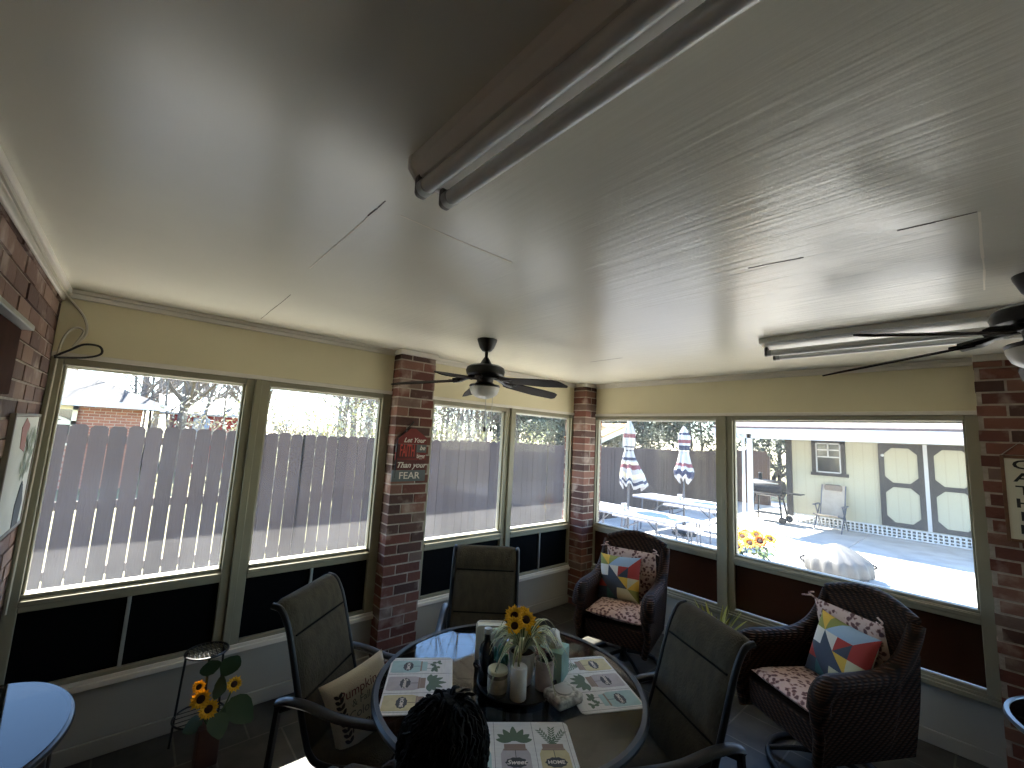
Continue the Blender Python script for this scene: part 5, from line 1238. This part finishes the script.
ND = {'pelvis': (-.09, 0, .515, (.12, .15)), 'belly': (-.12, 0, .62, (.10, .13)), 'chest': (-.165, 0, .75, (.10, .145)), 'neck0': (-.20, 0, .86, .055), 'neck1': (-.225, 0, .91, .047), 'jaw': (-.235, 0, .96, (.078, .066)), 'skull': (-.25, 0, 1.01, (.09, .075)), 'crown': (-.25, 0, 1.045, (.06, .055)),
      'nose': (-.148, 0, .985, .012)}
ED = [('pelvis', 'belly'), ('belly', 'chest'), ('chest', 'neck0'), ('neck0', 'neck1'), ('neck1', 'jaw'), ('jaw', 'skull'), ('skull', 'crown'), ('jaw', 'nose')]
for s, q in ((-1, 'r'), (1, 'l')):
    ND.update({'sh' + q: (-.18, s * .165, .80, .055), 'el' + q: (-.08, s * .215, .625, .042), 'wr' + q: (.07, s * .115, .605, .027), 'pa' + q: (.125, s * .085, .61, (.018, .03)),
               'hip' + q: (-.04, s * .09, .50, .088), 'kn' + q: (.33, s * .11, .50, .058), 'ca' + q: (.36, s * .112, .33, .05), 'an' + q: (.35, s * .115, .09, .034), 'toe' + q: (.47, s * .125, .04, .03)})
    ED += [('chest', 'sh' + q), ('sh' + q, 'el' + q), ('el' + q, 'wr' + q), ('wr' + q, 'pa' + q), ('pelvis', 'hip' + q), ('hip' + q, 'kn' + q), ('kn' + q, 'ca' + q), ('ca' + q, 'an' + q), ('an' + q, 'toe' + q)]
v, f = skin_mesh(ND, ED); mb = MB(); mb.add(v, f)
for s in (-1, 1):
    for k, (dy, L_) in enumerate(((-.026, .058), (-.009, .07), (.009, .074), (.025, .066))):      # little, ring, middle, index
        b = Vector((.135, s * (.085 - dy), .612)); d = Vector((.9, -s * (.22 + .05 * k), -.12)).normalized()
        mb.tube([b, b + d * L_ * .45 + Vector((0, 0, .004)), b + d * L_ * .78 + Vector((0, 0, -.006)), b + d * L_ + Vector((0, 0, -.02))], [.0092, .0088, .008, .006], 10)
    b = Vector((.10, s * .062, .612)); mb.tube([b, b + Vector((.028, -s * .022, .004)), b + Vector((.055, -s * .03, -.004))], [.0115, .01, .0075], 10)
    mb.ball((-.232, s * .083, 1.0), .02, 10, 8, (.6, .35, 1.2))                                   # ear
body = mb.build('body', SKIN, per, angle=180)
for s in (-1, 1): mb = MB(); mb.ball((-.166, s * .03, 1.0), .0105, 12, 8); ey = mb.build('eye', mat('eye_white', (206, 200, 192), .3) if s < 0 else bpy.data.materials['eye_white'], per); mb = MB(); mb.ball((-.1575, s * .03, 1.0), .0062, 10, 6, (.5, 1, 1)); tag(mb.build('iris', SEED, ey), 'dark brown iris')
mb = MB(); mb.ball((-.157, 0, .948), .02, 12, 6, (.4, 1.0, .3)); tag(mb.build('mouth', mat('lip', (138, 76, 72), .5), per), 'closed lips')
def grow_nodes(keys, pad, over=None):
    nd = {}
    for k in keys:
        x, y, z, r = ND[k]; r = r if isinstance(r, tuple) else (r, r); nd[k] = (x, y, z, (r[0] + pad, r[1] + pad))
    if over: nd.update(over)
    return nd, [e for e in ED if e[0] in nd and e[1] in nd]
nd, ed = grow_nodes(['belly', 'pelvis', 'chest', 'neck0', 'shr', 'shl', 'elr', 'ell', 'wrr', 'wrl'], .011)
v, f = skin_mesh(nd, ed); mb = MB(); mb.add(v, f); mb.build('shirt', CLOTH, per, angle=180)
nd, ed = grow_nodes(['pelvis', 'hipr', 'hipl', 'knr', 'knl', 'car', 'cal', 'anr', 'anl'], .014)
v, f = skin_mesh(nd, ed); mb = MB(); mb.add(v, f); mb.build('trousers', DENIM, per, angle=180)
for s in (-1, 1):
    mb = MB(); mb.sheet(lambda a, b, s=s: Vector((.30 + .20 * a, s * .12 + .042 * math.cos(2 * PI * b) * (1 - .35 * a * a) * math.sin(PI * min(1, .12 + .88 * (1 - abs(2 * a - 1) ** 3) + .0)) ** .5, .042 + .04 * math.sin(2 * PI * b) * (1 - .3 * a))), 12, 16); mb.build('shoe', SHOE, per)
# hair: a full rounded mass with many loose locks
mb = MB(); HCX, HCZ = -.265, .985
mb.ball((HCX, 0, HCZ), 1.0, 40, 26, (.108, .112, .112))
mb.v = [((x, y, z) if x < HCX + .085 or z > HCZ + .055 else (HCX + .05 + (x - HCX) * .1, y * .98, z)) for x, y, z in mb.v]
for k in range(520):
    th = random.uniform(0, 2 * PI); ph = math.acos(random.uniform(-.45, .99)); d = Vector((math.sin(ph) * math.cos(th), math.sin(ph) * math.sin(th), math.cos(ph)))
    if d.x > .5 and d.z < .5: continue
    pts = []; sw = random.uniform(-.5, .5); ln = random.uniform(.5, .9)
    for i in range(7):
        p2 = min(ph + ln * i / 6, 2.15); t2 = th + sw * (i / 6) ** 2 + .06 * math.sin(i * 1.9 + k); e = 1.0 + .035 * math.sin(i * 1.3 + k)
        pts.append(Vector((HCX + .109 * e * math.sin(p2) * math.cos(t2), .113 * e * math.sin(p2) * math.sin(t2), HCZ + .113 * e * math.cos(p2))))
    mb.tube(pts, [.002, .0045, .005, .005, .0045, .003, .001], 5)
for k in range(14):      # short wisps standing up along the parting
    th = random.uniform(0, 2 * PI); q = random.uniform(.01, .06); b = Vector((HCX + q * math.cos(th), q * math.sin(th), HCZ + .108)); mb.tube(bez([b, b + Vector((math.cos(th) * .012, math.sin(th) * .012, .012)), b + Vector((math.cos(th) * .034, math.sin(th) * .034, .006))], 4), [.004] * 8 + [.0012], 5)
for k in range(60):
    th = random.uniform(PI * .45, PI * 1.55); p0 = Vector((HCX + .09 * math.cos(th), .098 * math.sin(th), HCZ - .04)); e = Vector((HCX - .01 + .085 * math.cos(th), .105 * math.sin(th), HCZ - .15 - random.uniform(0, .05)))
    mb.tube(bez([p0, p0.lerp(e, .5) + Vector((math.cos(th) * .022, math.sin(th) * .022, 0)), e], 5), [.012] * 5 + [.011] * 5 + [.004], 6)
mb.build('hair', HAIR, per, angle=70)
